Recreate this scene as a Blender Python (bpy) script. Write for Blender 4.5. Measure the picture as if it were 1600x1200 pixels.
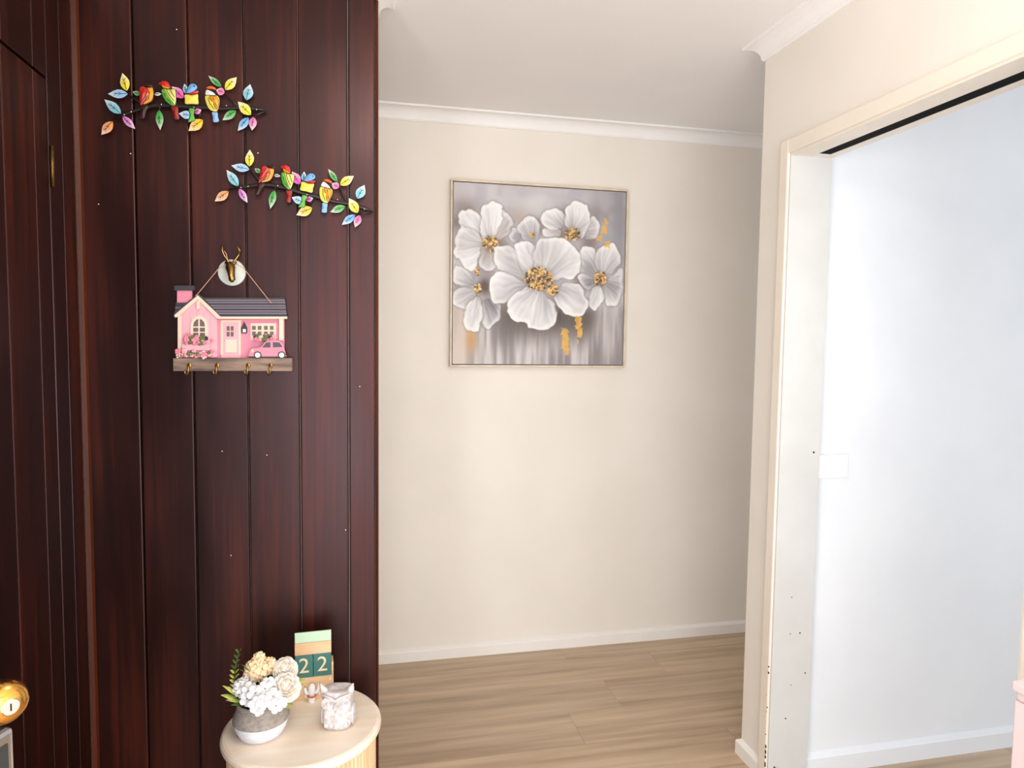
import bpy, bmesh, math, random
import numpy as np
from mathutils import Vector, Matrix
random.seed(7)
for o in list(bpy.data.objects): bpy.data.objects.remove(o)
C = bpy.context.scene.collection
SC = bpy.context.scene

# ------------------------------------------------------------------ camera
H = 1.430                                     # camera height
FPX = 1066.476                                # focal length in px for a 1600 px wide frame
YAW, PIT, ROL = .21778, .06517, -.012295
_f = Vector((math.sin(YAW)*math.cos(PIT), math.cos(YAW)*math.cos(PIT), -math.sin(PIT)))
_r = Vector((math.cos(YAW), -math.sin(YAW), 0)); _d = _f.cross(_r)
R2 = _r*math.cos(ROL) + _d*math.sin(ROL); D2 = -_r*math.sin(ROL) + _d*math.cos(ROL)
cam = bpy.data.cameras.new('camera'); co = bpy.data.objects.new('camera', cam); C.objects.link(co)
cam.sensor_fit = 'HORIZONTAL'; cam.sensor_width = 36; cam.lens = FPX/1600*36; cam.clip_start = .02
m = Matrix.Identity(4)
for i in range(3):
    m[i][0] = R2[i]; m[i][1] = -D2[i]; m[i][2] = -_f[i]; m[i][3] = (0, 0, H)[i]
co.matrix_world = m
SC.camera = co
def ray(x, y): return _f + R2*((x-800)/FPX) + D2*((y-600)/FPX)
def at(x, y, Y):                              # a point of the photo, on the plane at depth Y
    v = ray(x, y); v = v*(Y/v.y); return Vector((v.x, v.y, v.z+H))

# ------------------------------------------------------------------ world, lights, exposure
SC.view_settings.view_transform = 'Standard'; SC.view_settings.look = 'None'
SC.view_settings.gamma = 1; SC.view_settings.use_curve_mapping = False
SC.view_settings.exposure = 0.1
w = bpy.data.worlds.new('sky'); SC.world = w; w.use_nodes = True
bg = w.node_tree.nodes['Background']; bg.inputs[0].default_value = (.75, .85, 1, 1); bg.inputs[1].default_value = .6
def light(name, kind, loc, power, col, rot=(0, 0, 0), size=None, radius=None):
    l = bpy.data.lights.new(name, kind); l.energy = power; l.color = col
    if kind == 'AREA': l.shape = 'RECTANGLE'; l.size, l.size_y = size
    if radius: l.shadow_soft_size = radius
    o = bpy.data.objects.new(name, l); C.objects.link(o); o.location = loc; o.rotation_euler = rot
    return o
P2 = math.pi/2
# daylight through the glazed front behind the camera and through the window of the white room; the ceiling lamp
light('entry_daylight', 'AREA', (.34, -1.15, 1.03), 54, (.975, .985, 1.0), (P2, 0, 0), (1.66, 1.95))
light('white_room_daylight', 'AREA', (2.5, -1.15, 1.35), 29, (.80, .90, 1.0), (P2, 0, 0), (1.5, 1.5))
light('doorway_fill_light', 'AREA', (-.80, -.21, .92), 42, (.98, .985, 1.0), (0, -P2, 0), (1.7, .90))  # fill light added in the left opening to brighten right wall and hall
light('hall_fill_light', 'AREA', (3.44, 2.52, 1.3), 3.6, (1.0, .96, .90), (0, P2, 0), (1.9, .75))  # fill light added at the unseen hall end to lift its dark side
light('ceiling_lamp', 'POINT', (.10, 1.02, 2.28), 9, (1.0, .88, .74), radius=.06)

# ------------------------------------------------------------------ materials
def lin(c): return tuple((x/12.92 if x <= .04045 else ((x+.055)/1.055)**2.4) for x in c)
def rgb(r, g, b): return lin((r/255, g/255, b/255))
M = {}
def mat(name, col, rough=.5, metal=0, spec=.5):
    k = bpy.data.materials.new(name); k.use_nodes = True
    p = k.node_tree.nodes['Principled BSDF']
    p.inputs['Base Color'].default_value = (*col, 1); p.inputs['Roughness'].default_value = rough
    p.inputs['Metallic'].default_value = metal; p.inputs['Specular IOR Level'].default_value = spec
    M[name] = k; return k
def nd(k, t, **kw):
    n = k.node_tree.nodes.new(t)
    for a, b in kw.items(): setattr(n, a, b)
    return n
def noisy(name, c1, c2, rough=.5, scale=(20, 20, 20), bump=.1, bdist=.002, detail=4, metal=0, spec=.5, lo=.35, hi=.65, vary=0, rvar=0, nscale=1.0, space='Object'):
    k = mat(name, c1, rough, metal, spec); t = k.node_tree; p = t.nodes['Principled BSDF']
    tc = nd(k, 'ShaderNodeTexCoord'); mp = nd(k, 'ShaderNodeMapping'); mp.inputs['Scale'].default_value = scale
    nz = nd(k, 'ShaderNodeTexNoise'); nz.inputs['Detail'].default_value = detail; nz.inputs['Scale'].default_value = nscale
    t.links.new(tc.outputs[space], mp.inputs[0])
    if vary:
        oi = nd(k, 'ShaderNodeObjectInfo'); mu = nd(k, 'ShaderNodeMath', operation='MULTIPLY'); mu.inputs[1].default_value = 37
        t.links.new(oi.outputs['Random'], mu.inputs[0]); t.links.new(mu.outputs[0], mp.inputs['Location'])
    t.links.new(mp.outputs[0], nz.inputs['Vector'])
    cr = nd(k, 'ShaderNodeValToRGB'); cr.color_ramp.elements[0].position = lo; cr.color_ramp.elements[1].position = hi
    cr.color_ramp.elements[0].color = (*c1, 1); cr.color_ramp.elements[1].color = (*c2, 1)
    t.links.new(nz.outputs[0], cr.inputs[0])
    out = cr.outputs[0]
    if vary:
        hs = nd(k, 'ShaderNodeHueSaturation'); mr = nd(k, 'ShaderNodeMapRange')
        mr.inputs['To Min'].default_value = 1-vary; mr.inputs['To Max'].default_value = 1+vary
        t.links.new(oi.outputs['Random'], mr.inputs[0]); t.links.new(mr.outputs[0], hs.inputs['Value']); t.links.new(out, hs.inputs['Color']); out = hs.outputs[0]
    t.links.new(out, p.inputs['Base Color'])
    if rvar:
        mr2 = nd(k, 'ShaderNodeMapRange'); mr2.inputs['To Min'].default_value = rough-rvar; mr2.inputs['To Max'].default_value = rough+rvar
        t.links.new(nz.outputs[0], mr2.inputs[0]); t.links.new(mr2.outputs[0], p.inputs['Roughness'])
    if bump:
        b = nd(k, 'ShaderNodeBump'); b.inputs['Strength'].default_value = bump; b.inputs['Distance'].default_value = bdist
        t.links.new(nz.outputs[0], b.inputs['Height']); t.links.new(b.outputs[0], p.inputs['Normal'])
    return k
noisy('wall_paint', rgb(236, 229, 219), rgb(240, 233, 224), .55, (3, 3, 3), .03, .001)
noisy('ceiling_paint', rgb(246, 244, 243), rgb(248, 246, 245), .7, (4, 4, 4), .03, .001)
noisy('white_wall_paint', rgb(232, 233, 236), rgb(237, 238, 240), .45, (3, 3, 3), .03, .001)
noisy('gloss_white', rgb(240, 236, 230), rgb(244, 240, 234), .3, (6, 6, 6), .02, .001)
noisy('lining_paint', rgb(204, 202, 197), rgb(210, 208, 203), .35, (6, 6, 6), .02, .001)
noisy('cream_gloss', rgb(236, 226, 211), rgb(242, 232, 218), .32, (6, 6, 6), .03, .001)
def timber(name):
    k = mat(name, (.02, .008, .004), .36, 0, .5); t = k.node_tree; p = t.nodes['Principled BSDF']; p.inputs['Specular Tint'].default_value = (1, .66, .70, 1)
    tc = nd(k, 'ShaderNodeTexCoord'); oi = nd(k, 'ShaderNodeObjectInfo'); mu = nd(k, 'ShaderNodeMath', operation='MULTIPLY'); mu.inputs[1].default_value = 37; t.links.new(oi.outputs['Random'], mu.inputs[0])
    def nz(sc, det, dist=0):
        mp = nd(k, 'ShaderNodeMapping'); mp.inputs['Scale'].default_value = sc; n = nd(k, 'ShaderNodeTexNoise'); n.inputs['Scale'].default_value = 1; n.inputs['Detail'].default_value = det; n.inputs['Distortion'].default_value = dist
        t.links.new(tc.outputs['Object'], mp.inputs[0]); t.links.new(mu.outputs[0], mp.inputs['Location']); t.links.new(mp.outputs[0], n.inputs['Vector']); return n.outputs[0]
    fine = nz((95, 95, 2.2), 5); mid = nz((24, 24, 1.1), 4, 1.2); broad = nz((5, 5, 1.6), 2)
    def mix(a, b, f):
        m_ = nd(k, 'ShaderNodeMix'); m_.inputs[0].default_value = f; t.links.new(a, m_.inputs[2]); t.links.new(b, m_.inputs[3]); return m_.outputs[0]
    v_ = mix(mix(mid, fine, .38), broad, .40)
    cr = nd(k, 'ShaderNodeValToRGB'); e = cr.color_ramp.elements; e[0].position = .34; e[0].color = (*rgb(14, 5, 2), 1); e[1].position = .66; e[1].color = (*rgb(70, 25, 12), 1); q = e.new(.5); q.color = (*rgb(34, 12, 6), 1)
    t.links.new(v_, cr.inputs[0]); hs = nd(k, 'ShaderNodeHueSaturation'); mr = nd(k, 'ShaderNodeMapRange'); mr.inputs['To Min'].default_value = .8; mr.inputs['To Max'].default_value = 1.2
    t.links.new(oi.outputs['Random'], mr.inputs[0]); t.links.new(mr.outputs[0], hs.inputs['Value']); t.links.new(cr.outputs[0], hs.inputs['Color']); t.links.new(hs.outputs[0], p.inputs['Base Color'])
    m2 = nd(k, 'ShaderNodeMapRange'); m2.inputs['From Min'].default_value = .3; m2.inputs['From Max'].default_value = .7; m2.inputs['To Min'].default_value = .29; m2.inputs['To Max'].default_value = .44; t.links.new(broad, m2.inputs[0]); t.links.new(m2.outputs[0], p.inputs['Roughness'])
    b = nd(k, 'ShaderNodeBump'); b.inputs['Strength'].default_value = .14; b.inputs['Distance'].default_value = .0008; t.links.new(mix(fine, mid, .4), b.inputs['Height']); t.links.new(b.outputs[0], p.inputs['Normal'])
timber('dark_timber')
noisy('timber_edge', rgb(66, 27, 11), rgb(88, 38, 17), .45, (30, 30, 2), .1, .001, detail=5, spec=.25)
noisy('vinyl_plank', rgb(168, 143, 116), rgb(206, 182, 154), .38, (1.6, 26, 10), .08, .0008, detail=7, lo=.3, hi=.7, vary=.06, rvar=.05)
noisy('table_top', rgb(246, 228, 206), rgb(252, 240, 224), .35, (3, 30, 30), .04, .0008, detail=6, vary=0)
noisy('table_side', rgb(222, 190, 150), rgb(238, 210, 172), .5, (40, 40, 3), .08, .001, detail=5)
noisy('light_wood', rgb(222, 182, 138), rgb(236, 202, 160), .5, (12, 60, 60), .06, .0008)
noisy('rack_plank', rgb(92, 74, 68), rgb(160, 134, 118), .6, (10, 70, 70), .3, .001, detail=6)
noisy('frame_wood', rgb(214, 196, 172), rgb(232, 216, 194), .4, (20, 20, 20), .03, .001)
mat('frame_dark', rgb(62, 48, 42), .6); mat('black_track', rgb(14, 11, 10), .8, 0, .1); mat('plaster_dark', rgb(60, 50, 44), .8)
mat('brass', rgb(228, 170, 84), .17, 1); mat('silver', rgb(210, 208, 204), .2, 1); mat('aged_brass', rgb(176, 142, 84), .32, 1)
mat('hinge_brass', rgb(120, 88, 52), .4, 1); mat('dark_glass', rgb(58, 60, 60), .12)
mat('switch_plastic', rgb(244, 244, 248), .3); mat('branch_metal', rgb(42, 36, 34), .38, .4)
mat('pink', rgb(230, 146, 168), .5); mat('pink_light', rgb(240, 178, 190), .5); mat('cream', rgb(238, 216, 196), .5); mat('slate', rgb(88, 82, 94), .55)
mat('roof_line', rgb(158, 146, 160), .5); mat('slate_dark', rgb(58, 54, 62), .6); mat('pane_dark', rgb(112, 98, 92), .3); mat('leafgreen', rgb(104, 116, 72), .6); mat('hub_white', rgb(240, 238, 236), .4)
mat('rose', rgb(242, 136, 164), .55); mat('cord', rgb(206, 160, 140), .8); mat('shell_plate', rgb(206, 214, 208), .3)
noisy('pot_grey', rgb(146, 138, 130), rgb(172, 164, 154), .7, (90, 90, 200), .5, .0015); noisy('pot_white', rgb(226, 228, 240), rgb(238, 240, 248), .7, (60, 60, 220), .5, .0015)
mat('soil', rgb(70, 60, 44), .9)
noisy('petal_white', rgb(232, 232, 236), rgb(244, 243, 242), .6, (40, 40, 40), .05); noisy('petal_peach', rgb(255, 226, 180), rgb(255, 238, 208), .6, (60, 60, 60), .05)
noisy('petal_cream', rgb(255, 244, 228), rgb(255, 250, 242), .6, (60, 60, 60), .05); mat('floret_eye', rgb(150, 150, 120), .6)
noisy('leaf_lime', rgb(164, 184, 70), rgb(206, 214, 120), .5, (60, 60, 60), .1); noisy('leaf_dark', rgb(56, 84, 44), rgb(104, 132, 64), .45, (50, 50, 50), .1)
noisy('owl_wash', rgb(196, 186, 184), rgb(232, 227, 228), .65, (70, 70, 70), .6, .0015, detail=6)
mat('teal', rgb(62, 118, 112), .5); mat('mint', rgb(196, 226, 198), .5); mat('peach_stripe', rgb(238, 192, 146), .5); mat('numeral_cream', rgb(240, 220, 182), .5)
mat('ornament_white', rgb(246, 242, 242), .5); mat('ornament_red', rgb(206, 116, 92), .5)
noisy('cabinet_pink', rgb(212, 193, 192), rgb(218, 199, 198), .4, (8, 8, 8), .03)
def attr_mat(name, rough, bump=0):
    k = mat(name, (1, 1, 1), rough); t = k.node_tree; a = nd(k, 'ShaderNodeVertexColor', layer_name='Col')
    t.links.new(a.outputs[0], t.nodes['Principled BSDF'].inputs['Base Color'])
    if bump:
        nz = nd(k, 'ShaderNodeTexNoise'); nz.inputs['Scale'].default_value = 160; b = nd(k, 'ShaderNodeBump'); b.inputs['Strength'].default_value = bump; b.inputs['Distance'].default_value = .001
        tc = nd(k, 'ShaderNodeTexCoord'); t.links.new(tc.outputs['Object'], nz.inputs['Vector'])
        t.links.new(nz.outputs[0], b.inputs['Height']); t.links.new(b.outputs[0], t.nodes['Principled BSDF'].inputs['Normal'])
    return k
attr_mat('enamel', .35); attr_mat('canvas_print', .6, .25)
g = mat('window_glass', (1, 1, 1), .02); g.node_tree.nodes['Principled BSDF'].inputs['Transmission Weight'].default_value = 1

# ------------------------------------------------------------------ mesh helpers
class MB:
    def __init__(s): s.v = []; s.f = []; s.c = []
    def add(s, vs, fs, col=None):
        n = len(s.v); s.v += [tuple(p) for p in vs]; s.f += [tuple(i+n for i in q) for q in fs]
        s.c += (col if isinstance(col, list) else [col or (1, 1, 1)]*len(vs)); return s
    def box(s, a, b):
        (x0, y0, z0), (x1, y1, z1) = a, b
        x0, x1 = min(x0, x1), max(x0, x1); y0, y1 = min(y0, y1), max(y0, y1); z0, z1 = min(z0, z1), max(z0, z1)
        return s.add([(x0, y0, z0), (x1, y0, z0), (x1, y1, z0), (x0, y1, z0), (x0, y0, z1), (x1, y0, z1), (x1, y1, z1), (x0, y1, z1)],
                     [(0, 3, 2, 1), (4, 5, 6, 7), (0, 1, 5, 4), (1, 2, 6, 5), (2, 3, 7, 6), (3, 0, 4, 7)])
    def slab(s, pts, y0, y1, col=None):            # polygon in x,z extruded from front y0 to back y1
        n = len(pts); A = sum(pts[i][0]*pts[(i+1) % n][1]-pts[(i+1) % n][0]*pts[i][1] for i in range(n))
        if A < 0: pts = pts[::-1]
        vs = [(p[0], y0, p[1]) for p in pts]+[(p[0], y1, p[1]) for p in pts]
        fs = [tuple(range(n)), tuple(range(2*n-1, n-1, -1))]+[(i, i+n, (i+1) % n+n, (i+1) % n) for i in range(n)]
        return s.add(vs, fs, col)
    def fan(s, pts, c, y0, y1, ymid, ccol, rcol):  # domed, two-tone plate
        n = len(pts); A = sum(pts[i][0]*pts[(i+1) % n][1]-pts[(i+1) % n][0]*pts[i][1] for i in range(n))
        if A < 0: pts = pts[::-1]
        vs = [(p[0], y0, p[1]) for p in pts]+[(p[0], y1, p[1]) for p in pts]+[(c[0], ymid, c[1])]
        fs = [(i, (i+1) % n, 2*n) for i in range(n)]+[tuple(range(2*n-1, n-1, -1))]+[(i, i+n, (i+1) % n+n, (i+1) % n) for i in range(n)]
        return s.add(vs, fs, [rcol]*(2*n)+[ccol])
    def tube(s, pts, rad, n=8, sy=1.0, cap=True, col=None):
        pts = [Vector(p) for p in pts]; rad = rad if isinstance(rad, (list, tuple)) else [rad]*len(pts); vs = []; fs = []
        up = Vector((0, 0, 1))
        for i, p in enumerate(pts):
            t = (pts[min(i+1, len(pts)-1)]-pts[max(i-1, 0)]).normalized()
            a = t.cross(up)
            if a.length < .05: a = t.cross(Vector((0, 1, 0)))
            a.normalize(); b = t.cross(a).normalized()
            for k in range(n):
                q = 2*math.pi*k/n; o = (a*math.cos(q)+b*math.sin(q))*rad[i]; o.y *= sy; vs.append(p+o)
        for i in range(len(pts)-1):
            for k in range(n): fs.append((i*n+k, i*n+(k+1) % n, (i+1)*n+(k+1) % n, (i+1)*n+k))
        if cap: fs += [tuple(range(n-1, -1, -1)), tuple((len(pts)-1)*n+k for k in range(n))]
        return s.add(vs, fs, col)
    def lathe(s, prof, c=(0, 0, 0), n=32, sx=1, sy=1, cap=True):
        vs = []; fs = []
        for (r, z) in prof:
            for k in range(n): q = 2*math.pi*k/n; vs.append((c[0]+r*math.cos(q)*sx, c[1]+r*math.sin(q)*sy, c[2]+z))
        for i in range(len(prof)-1):
            for k in range(n): fs.append((i*n+k, i*n+(k+1) % n, (i+1)*n+(k+1) % n, (i+1)*n+k))
        if cap: fs += [tuple(range(n-1, -1, -1)), tuple((len(prof)-1)*n+k for k in range(n))]
        return s.add(vs, fs)
    def ball(s, c, r, nu=10, nv=6, sc=(1, 1, 1), col=None):
        vs = []; fs = []
        for j in range(nv+1):
            th = math.pi*j/nv
            for k in range(nu): q = 2*math.pi*k/nu; vs.append((c[0]+r*sc[0]*math.sin(th)*math.cos(q), c[1]+r*sc[1]*math.sin(th)*math.sin(q), c[2]-r*sc[2]*math.cos(th)))
        for j in range(nv):
            for k in range(nu): fs.append((j*nu+k, j*nu+(k+1) % nu, (j+1)*nu+(k+1) % nu, (j+1)*nu+k))
        return s.add(vs, fs, col)
    def build(s, name, material, parent=None, smooth=False, bevel=0, off=(0, 0, 0), seg=2, color=False):
        me = bpy.data.meshes.new(name); ox, oy, oz = off
        me.from_pydata([(x-ox, y-oy, z-oz) for x, y, z in s.v], [], s.f); me.validate(); me.update()
        b = bmesh.new(); b.from_mesh(me); bmesh.ops.remove_doubles(b, verts=b.verts, dist=1e-6); bmesh.ops.recalc_face_normals(b, faces=b.faces)
        if not color: b.to_mesh(me)
        b.free()
        if color:
            ca = me.color_attributes.new('Col', 'FLOAT_COLOR', 'POINT')
            ca.data.foreach_set('color', [q for c in s.c for q in (*c, 1)])
        me.materials.append(M[material])
        if smooth: me.polygons.foreach_set('use_smooth', [True]*len(me.polygons))
        o = bpy.data.objects.new(name, me); C.objects.link(o)
        if parent: o.parent = parent
        if bevel:
            bv = o.modifiers.new('bevel', 'BEVEL'); bv.width = bevel; bv.segments = seg; bv.limit_method = 'ANGLE'; bv.angle_limit = .6
        return o
def struct(o, label=None):
    o['kind'] = 'structure'
    if label: o['label'] = label
    return o
def tag(o, label, cat, group=None):
    o['label'] = label; o['category'] = cat
    if group: o['group'] = group
    return o
def thing(name, loc, label, cat, group=None, rz=0):
    o = bpy.data.objects.new(name, None); C.objects.link(o); o.location = loc; o.rotation_euler = (0, 0, rz); o.empty_display_size = .05
    return tag(o, label, cat, group)
def box(name, a, b, material, parent=None, bevel=0, off=(0, 0, 0)): return MB().box(a, b).build(name, material, parent, bevel=bevel, off=off)
def spline(pts, n=6):                              # closed Catmull-Rom
    out = []; N = len(pts)
    for i in range(N):
        p0, p1, p2, p3 = [np.array(pts[(i+k-1) % N], float) for k in range(4)]
        for j in range(n):
            t = j/n; out.append(tuple(.5*((2*p1)+(-p0+p2)*t+(2*p0-5*p1+4*p2-p3)*t*t+(-p0+3*p1-3*p2+p3)*t**3)))
    return out
def sweep(path, prof):                             # profile (out, z) swept along a plan path, offset to the right of travel, mitred
    mb = MB(); n = len(path); k = len(prof); vs = []
    for i, p in enumerate(path):
        ds = []
        if i > 0: d = Vector(path[i])-Vector(path[i-1]); ds.append(d.normalized())
        if i < n-1: d = Vector(path[i+1])-Vector(path[i]); ds.append(d.normalized())
        ns = [Vector((d.y, -d.x)) for d in ds]
        q = ns[0] if len(ns) == 1 else (ns[0]+ns[1])/(1+ns[0].dot(ns[1]))
        for o, z in prof: vs.append((p[0]+q.x*o, p[1]+q.y*o, z))
    fs = [(i*k+j, i*k+(j+1) % k, (i+1)*k+(j+1) % k, (i+1)*k+j) for i in range(n-1) for j in range(k)]
    fs += [tuple(range(k)), tuple((n-1)*k+j for j in range(k))]
    return mb.add(vs, fs)

# ------------------------------------------------------------------ the room
DB = 2.974          # picture wall
YW = 1.953          # face of the dark timber wall
XE = .043           # its free end
XL = -.70           # left timber wall
XR, YE = 1.288, 2.058   # right wall face and its free end
YB = 1.92           # wall of the white room
YN = -1.25          # wall behind the camera
HX0, HX1 = -1.6, 3.5
CZ = 2.4
struct(box('ceiling', (HX0-.1, YN-.1, CZ), (HX1+.1, DB+.1, CZ+.08), 'ceiling_paint'))
struct(box('wall_back', (HX0, DB, 0), (HX1, DB+.1, CZ), 'wall_paint'))
struct(box('wall_hall_left', (HX0-.1, 1.9, 0), (HX0, DB, CZ), 'wall_paint'))
mb = MB(); mb.box((HX1, YN, 0), (HX1+.1, 2.14, CZ)); mb.box((HX1, 2.90, 0), (HX1+.1, DB, CZ)); mb.box((HX1, 2.14, 0), (HX1+.1, 2.90, .35)); mb.box((HX1, 2.14, 2.25), (HX1+.1, 2.90, CZ))
struct(mb.build('wall_far_right', 'white_wall_paint'))
mb = MB(); mb.box((HX1+.03, 2.14, .35), (HX1+.07, 2.18, 2.25)); mb.box((HX1+.03, 2.86, .35), (HX1+.07, 2.90, 2.25)); mb.box((HX1+.03, 2.18, .35), (HX1+.07, 2.86, .39)); mb.box((HX1+.03, 2.18, 2.21), (HX1+.07, 2.86, 2.25))
f3 = struct(mb.build('window_3', 'gloss_white')); box('pane', (HX1+.047, 2.18, .39), (HX1+.053, 2.86, 2.21), 'window_glass', f3)  # unseen window and opening, added to go with the hall fill light
wm = struct(box('wall_middle', (HX0, YW+.019, 0), (XE-.002, 2.05, CZ), 'wall_paint'))
mb = MB(); mb.box((XL-.12, YN, 0), (XL-.019, -.70, CZ)); mb.box((XL-.12, .26, 0), (XL-.019, YW+.019, CZ)); mb.box((XL-.12, -.70, 2.03), (XL-.019, .26, CZ))
wl = struct(mb.build('wall_left', 'plaster_dark'))
# right wall with its doorway, and the partition between hall and white room
OY0, OY1, OZ = 1.071, 1.885, 2.0      # opening
mb = MB(); mb.box((XR, YN, 0), (1.405, OY0-.02, CZ)); mb.box((XR, OY1+.02, 0), (1.405, YE, CZ)); mb.box((XR, OY0-.02, OZ+.045), (1.405, OY1+.02, CZ))
struct(mb.build('wall_right', 'wall_paint'))
struct(box('wall_white_room', (1.405, YB, 0), (HX1, YE, CZ), 'white_wall_paint'))
# wall behind the camera with two glazed openings
mb = MB(); X0, X1, Z0, Z1 = -.62, 1.2, .04, 2.04; U0, U1, V0, V1 = 1.75, 3.25, .6, 2.1
mb.box((XL, YN-.1, 0), (X0, YN, CZ)); mb.box((X1, YN-.1, 0), (U0, YN, CZ)); mb.box((U1, YN-.1, 0), (HX1, YN, CZ))
mb.box((X0, YN-.1, 0), (X1, YN, Z0)); mb.box((X0, YN-.1, Z1), (X1, YN, CZ)); mb.box((U0, YN-.1, 0), (U1, YN, V0)); mb.box((U0, YN-.1, V1), (U1, YN, CZ))
struct(mb.build('wall_near', 'wall_paint'))
for i, (a, b, c, d) in enumerate(((X0, X1, Z0, Z1), (U0, U1, V0, V1))):
    mb = MB(); y0, y1 = YN-.08, YN-.03; t = .04
    mb.box((a, y0, c), (a+t, y1, d)); mb.box((b-t, y0, c), (b, y1, d)); mb.box((a+t, y0, c), (b-t, y1, c+t)); mb.box((a+t, y0, d-t), (b-t, y1, d)); mb.box(((a+b)/2-.02, y0, c+t), ((a+b)/2+.02, y1, d-t))
    f = struct(mb.build('window_%d' % (i+1), 'gloss_white'))
    for k in range(2):
        x0 = (a+t, (a+b)/2+.02)[k]; x1 = ((a+b)/2-.02, b-t)[k]
        box('pane', (x0, YN-.058, c+t), (x1, YN-.052, d-t), 'window_glass', f)

# floor: slab and planks
fl = struct(box('floor', (HX0-.1, YN-.1, -.1), (HX1+.1, DB+.1, -.004), 'plaster_dark'))
fixed = {2.64: 1.289, 2.43: .995, 2.22: .774}
y = 2.85; rows = []
rows.append((2.85, DB+.05))
while y > YN: rows.append((y-.21, y)); y -= .21
for (a, b) in rows:
    j = fixed.get(round(a, 2), random.uniform(-1, 1)); L = 1.25; x = j
    while x > HX0: x -= L
    while x < HX1:
        x0, x1 = max(x, HX0), min(x+L, HX1)
        if x1-x0 > .01: box('plank', (x0+.0004, a+.0004, -.004), (x1-.0004, b-.0004, 0), 'vinyl_plank', fl)
        x += L

# timber wall: boards with chamfered edges, corner bead, corner strip
G = [-.69, -.5665, -.436, -.300, -.165, -.0343, XE-.004]
for i in range(6):
    box('board', (G[i]+.0012, YW, 0), (G[i+1]-.0012, YW+.0185, CZ), 'dark_timber', wm, bevel=.0035)
for q_ in ((276, 46), (204, 240), (154, 319), (403, 239), (347, 705), (361, 868), (417, 711), (562, 604), (540, 828)):
    p_ = at(*q_, YW-.0005); MB().ball(p_, .0016, 6, 4, (1, .4, 1)).build('paint_speck', 'cream_gloss', wm)
MB().tube([(XE, YW+.004, 0), (XE, YW+.004, CZ)], .0045, 8).build('corner_bead', 'timber_edge', wm, smooth=True)
MB().add([(XL, YW, 0), (XL+.014, YW, 0), (XL+.010, YW-.008, 0), (XL, YW-.013, 0), (XL, YW, CZ), (XL+.014, YW, CZ), (XL+.010, YW-.008, CZ), (XL, YW-.013, CZ)],
         [(0, 1, 2, 3), (7, 6, 5, 4), (0, 4, 5, 1), (1, 5, 6, 2), (2, 6, 7, 3), (3, 7, 4, 0)]).build('corner_strip', 'timber_edge', wm)
# left wall: boards, and a boarded door flush in it
DT = 2.011; DY1 = 1.795; DY0 = .97
GY = [1.94, 1.868, DY1, 1.7265, 1.588, 1.449, 1.31, 1.171, 1.032, DY0, .84, .70, .56, .42, .28]
for i in range(len(GY)-1):
    b_, a_ = GY[i], GY[i+1]; z0 = DT+.003 if (a_ > DY0-.01 and b_ < DY1+.01) else 0
    box('board', (XL-.0185, a_+.0012, z0), (XL, b_-.0012, CZ), 'dark_timber', wl, bevel=.003)
box('board', (XL-.0185, YN, 0), (XL-.004, -.72, CZ), 'dark_timber', wl)
dr = struct(box('door_1', (XL-.018, DY0+.004, .008), (XL-.010, DY1-.004, DT-.002), 'dark_timber'))
for i in range(2, 9):
    b_, a_ = GY[i], GY[i+1]
    box('board', (XL-.012, a_+(.004 if i == 8 else .0012), .008), (XL-.001, b_-(.004 if i == 2 else .0012), DT-.002), 'dark_timber', dr, bevel=.003)
for z in (1.816, .25):
    MB().tube([(XL+.003, DY1+.005, z-.047), (XL+.003, DY1+.005, z+.047)], .0055, 10).build('hinge', 'hinge_brass', dr, smooth=True)
# opening near the camera in the left wall, whose own door stands open beside it
box('door_lining', (XL-.0185, .26, 0), (XL, .278, CZ), 'dark_timber', wl); box('door_lining', (XL-.0185, -.72, 0), (XL, -.70, CZ), 'dark_timber', wl)
box('door_head', (XL-.0185, -.70, 2.02), (XL, .26, CZ), 'dark_timber', wl)

# cornice (55 mm cove)
cove = [(0, CZ-.055), (.005, CZ-.055), (.008, CZ-.050)]
for k in range(0, 9):
    q = math.pi/2*k/8; cove.append((.052-.042*math.cos(q), CZ-.050+.042*math.sin(q)))
cove += [(.055, CZ-.006), (.055, CZ), (0, CZ)]
struct(sweep([(HX0, DB), (HX1, DB)], cove).build('trim_1', 'ceiling_paint'))
struct(sweep([(HX1, YE), (XR, YE), (XR, YN)], cove).build('trim_2', 'ceiling_paint'))
struct(sweep([(XL, YN), (XL, YW), (XE, YW), (XE, 2.05), (HX0, 2.05)], cove).build('trim_3', 'ceiling_paint'))
# skirting
sk = [(0, 0), (.015, 0), (.015, .044), (.013, .047), (0, .056)]
struct(sweep([(HX0, DB), (HX1, DB)], sk).build('baseboard_back', 'gloss_white'))
struct(sweep([(HX1, YE), (XR, YE), (XR, 1.937)], sk).build('baseboard_right', 'gloss_white'))
sk2 = [(0, 0), (.016, 0), (.016, .056), (.013, .060), (0, .070)]
struct(sweep([(1.42, YB), (HX1, YB)], sk2).build('baseboard_white_room', 'white_wall_paint'))

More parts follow.
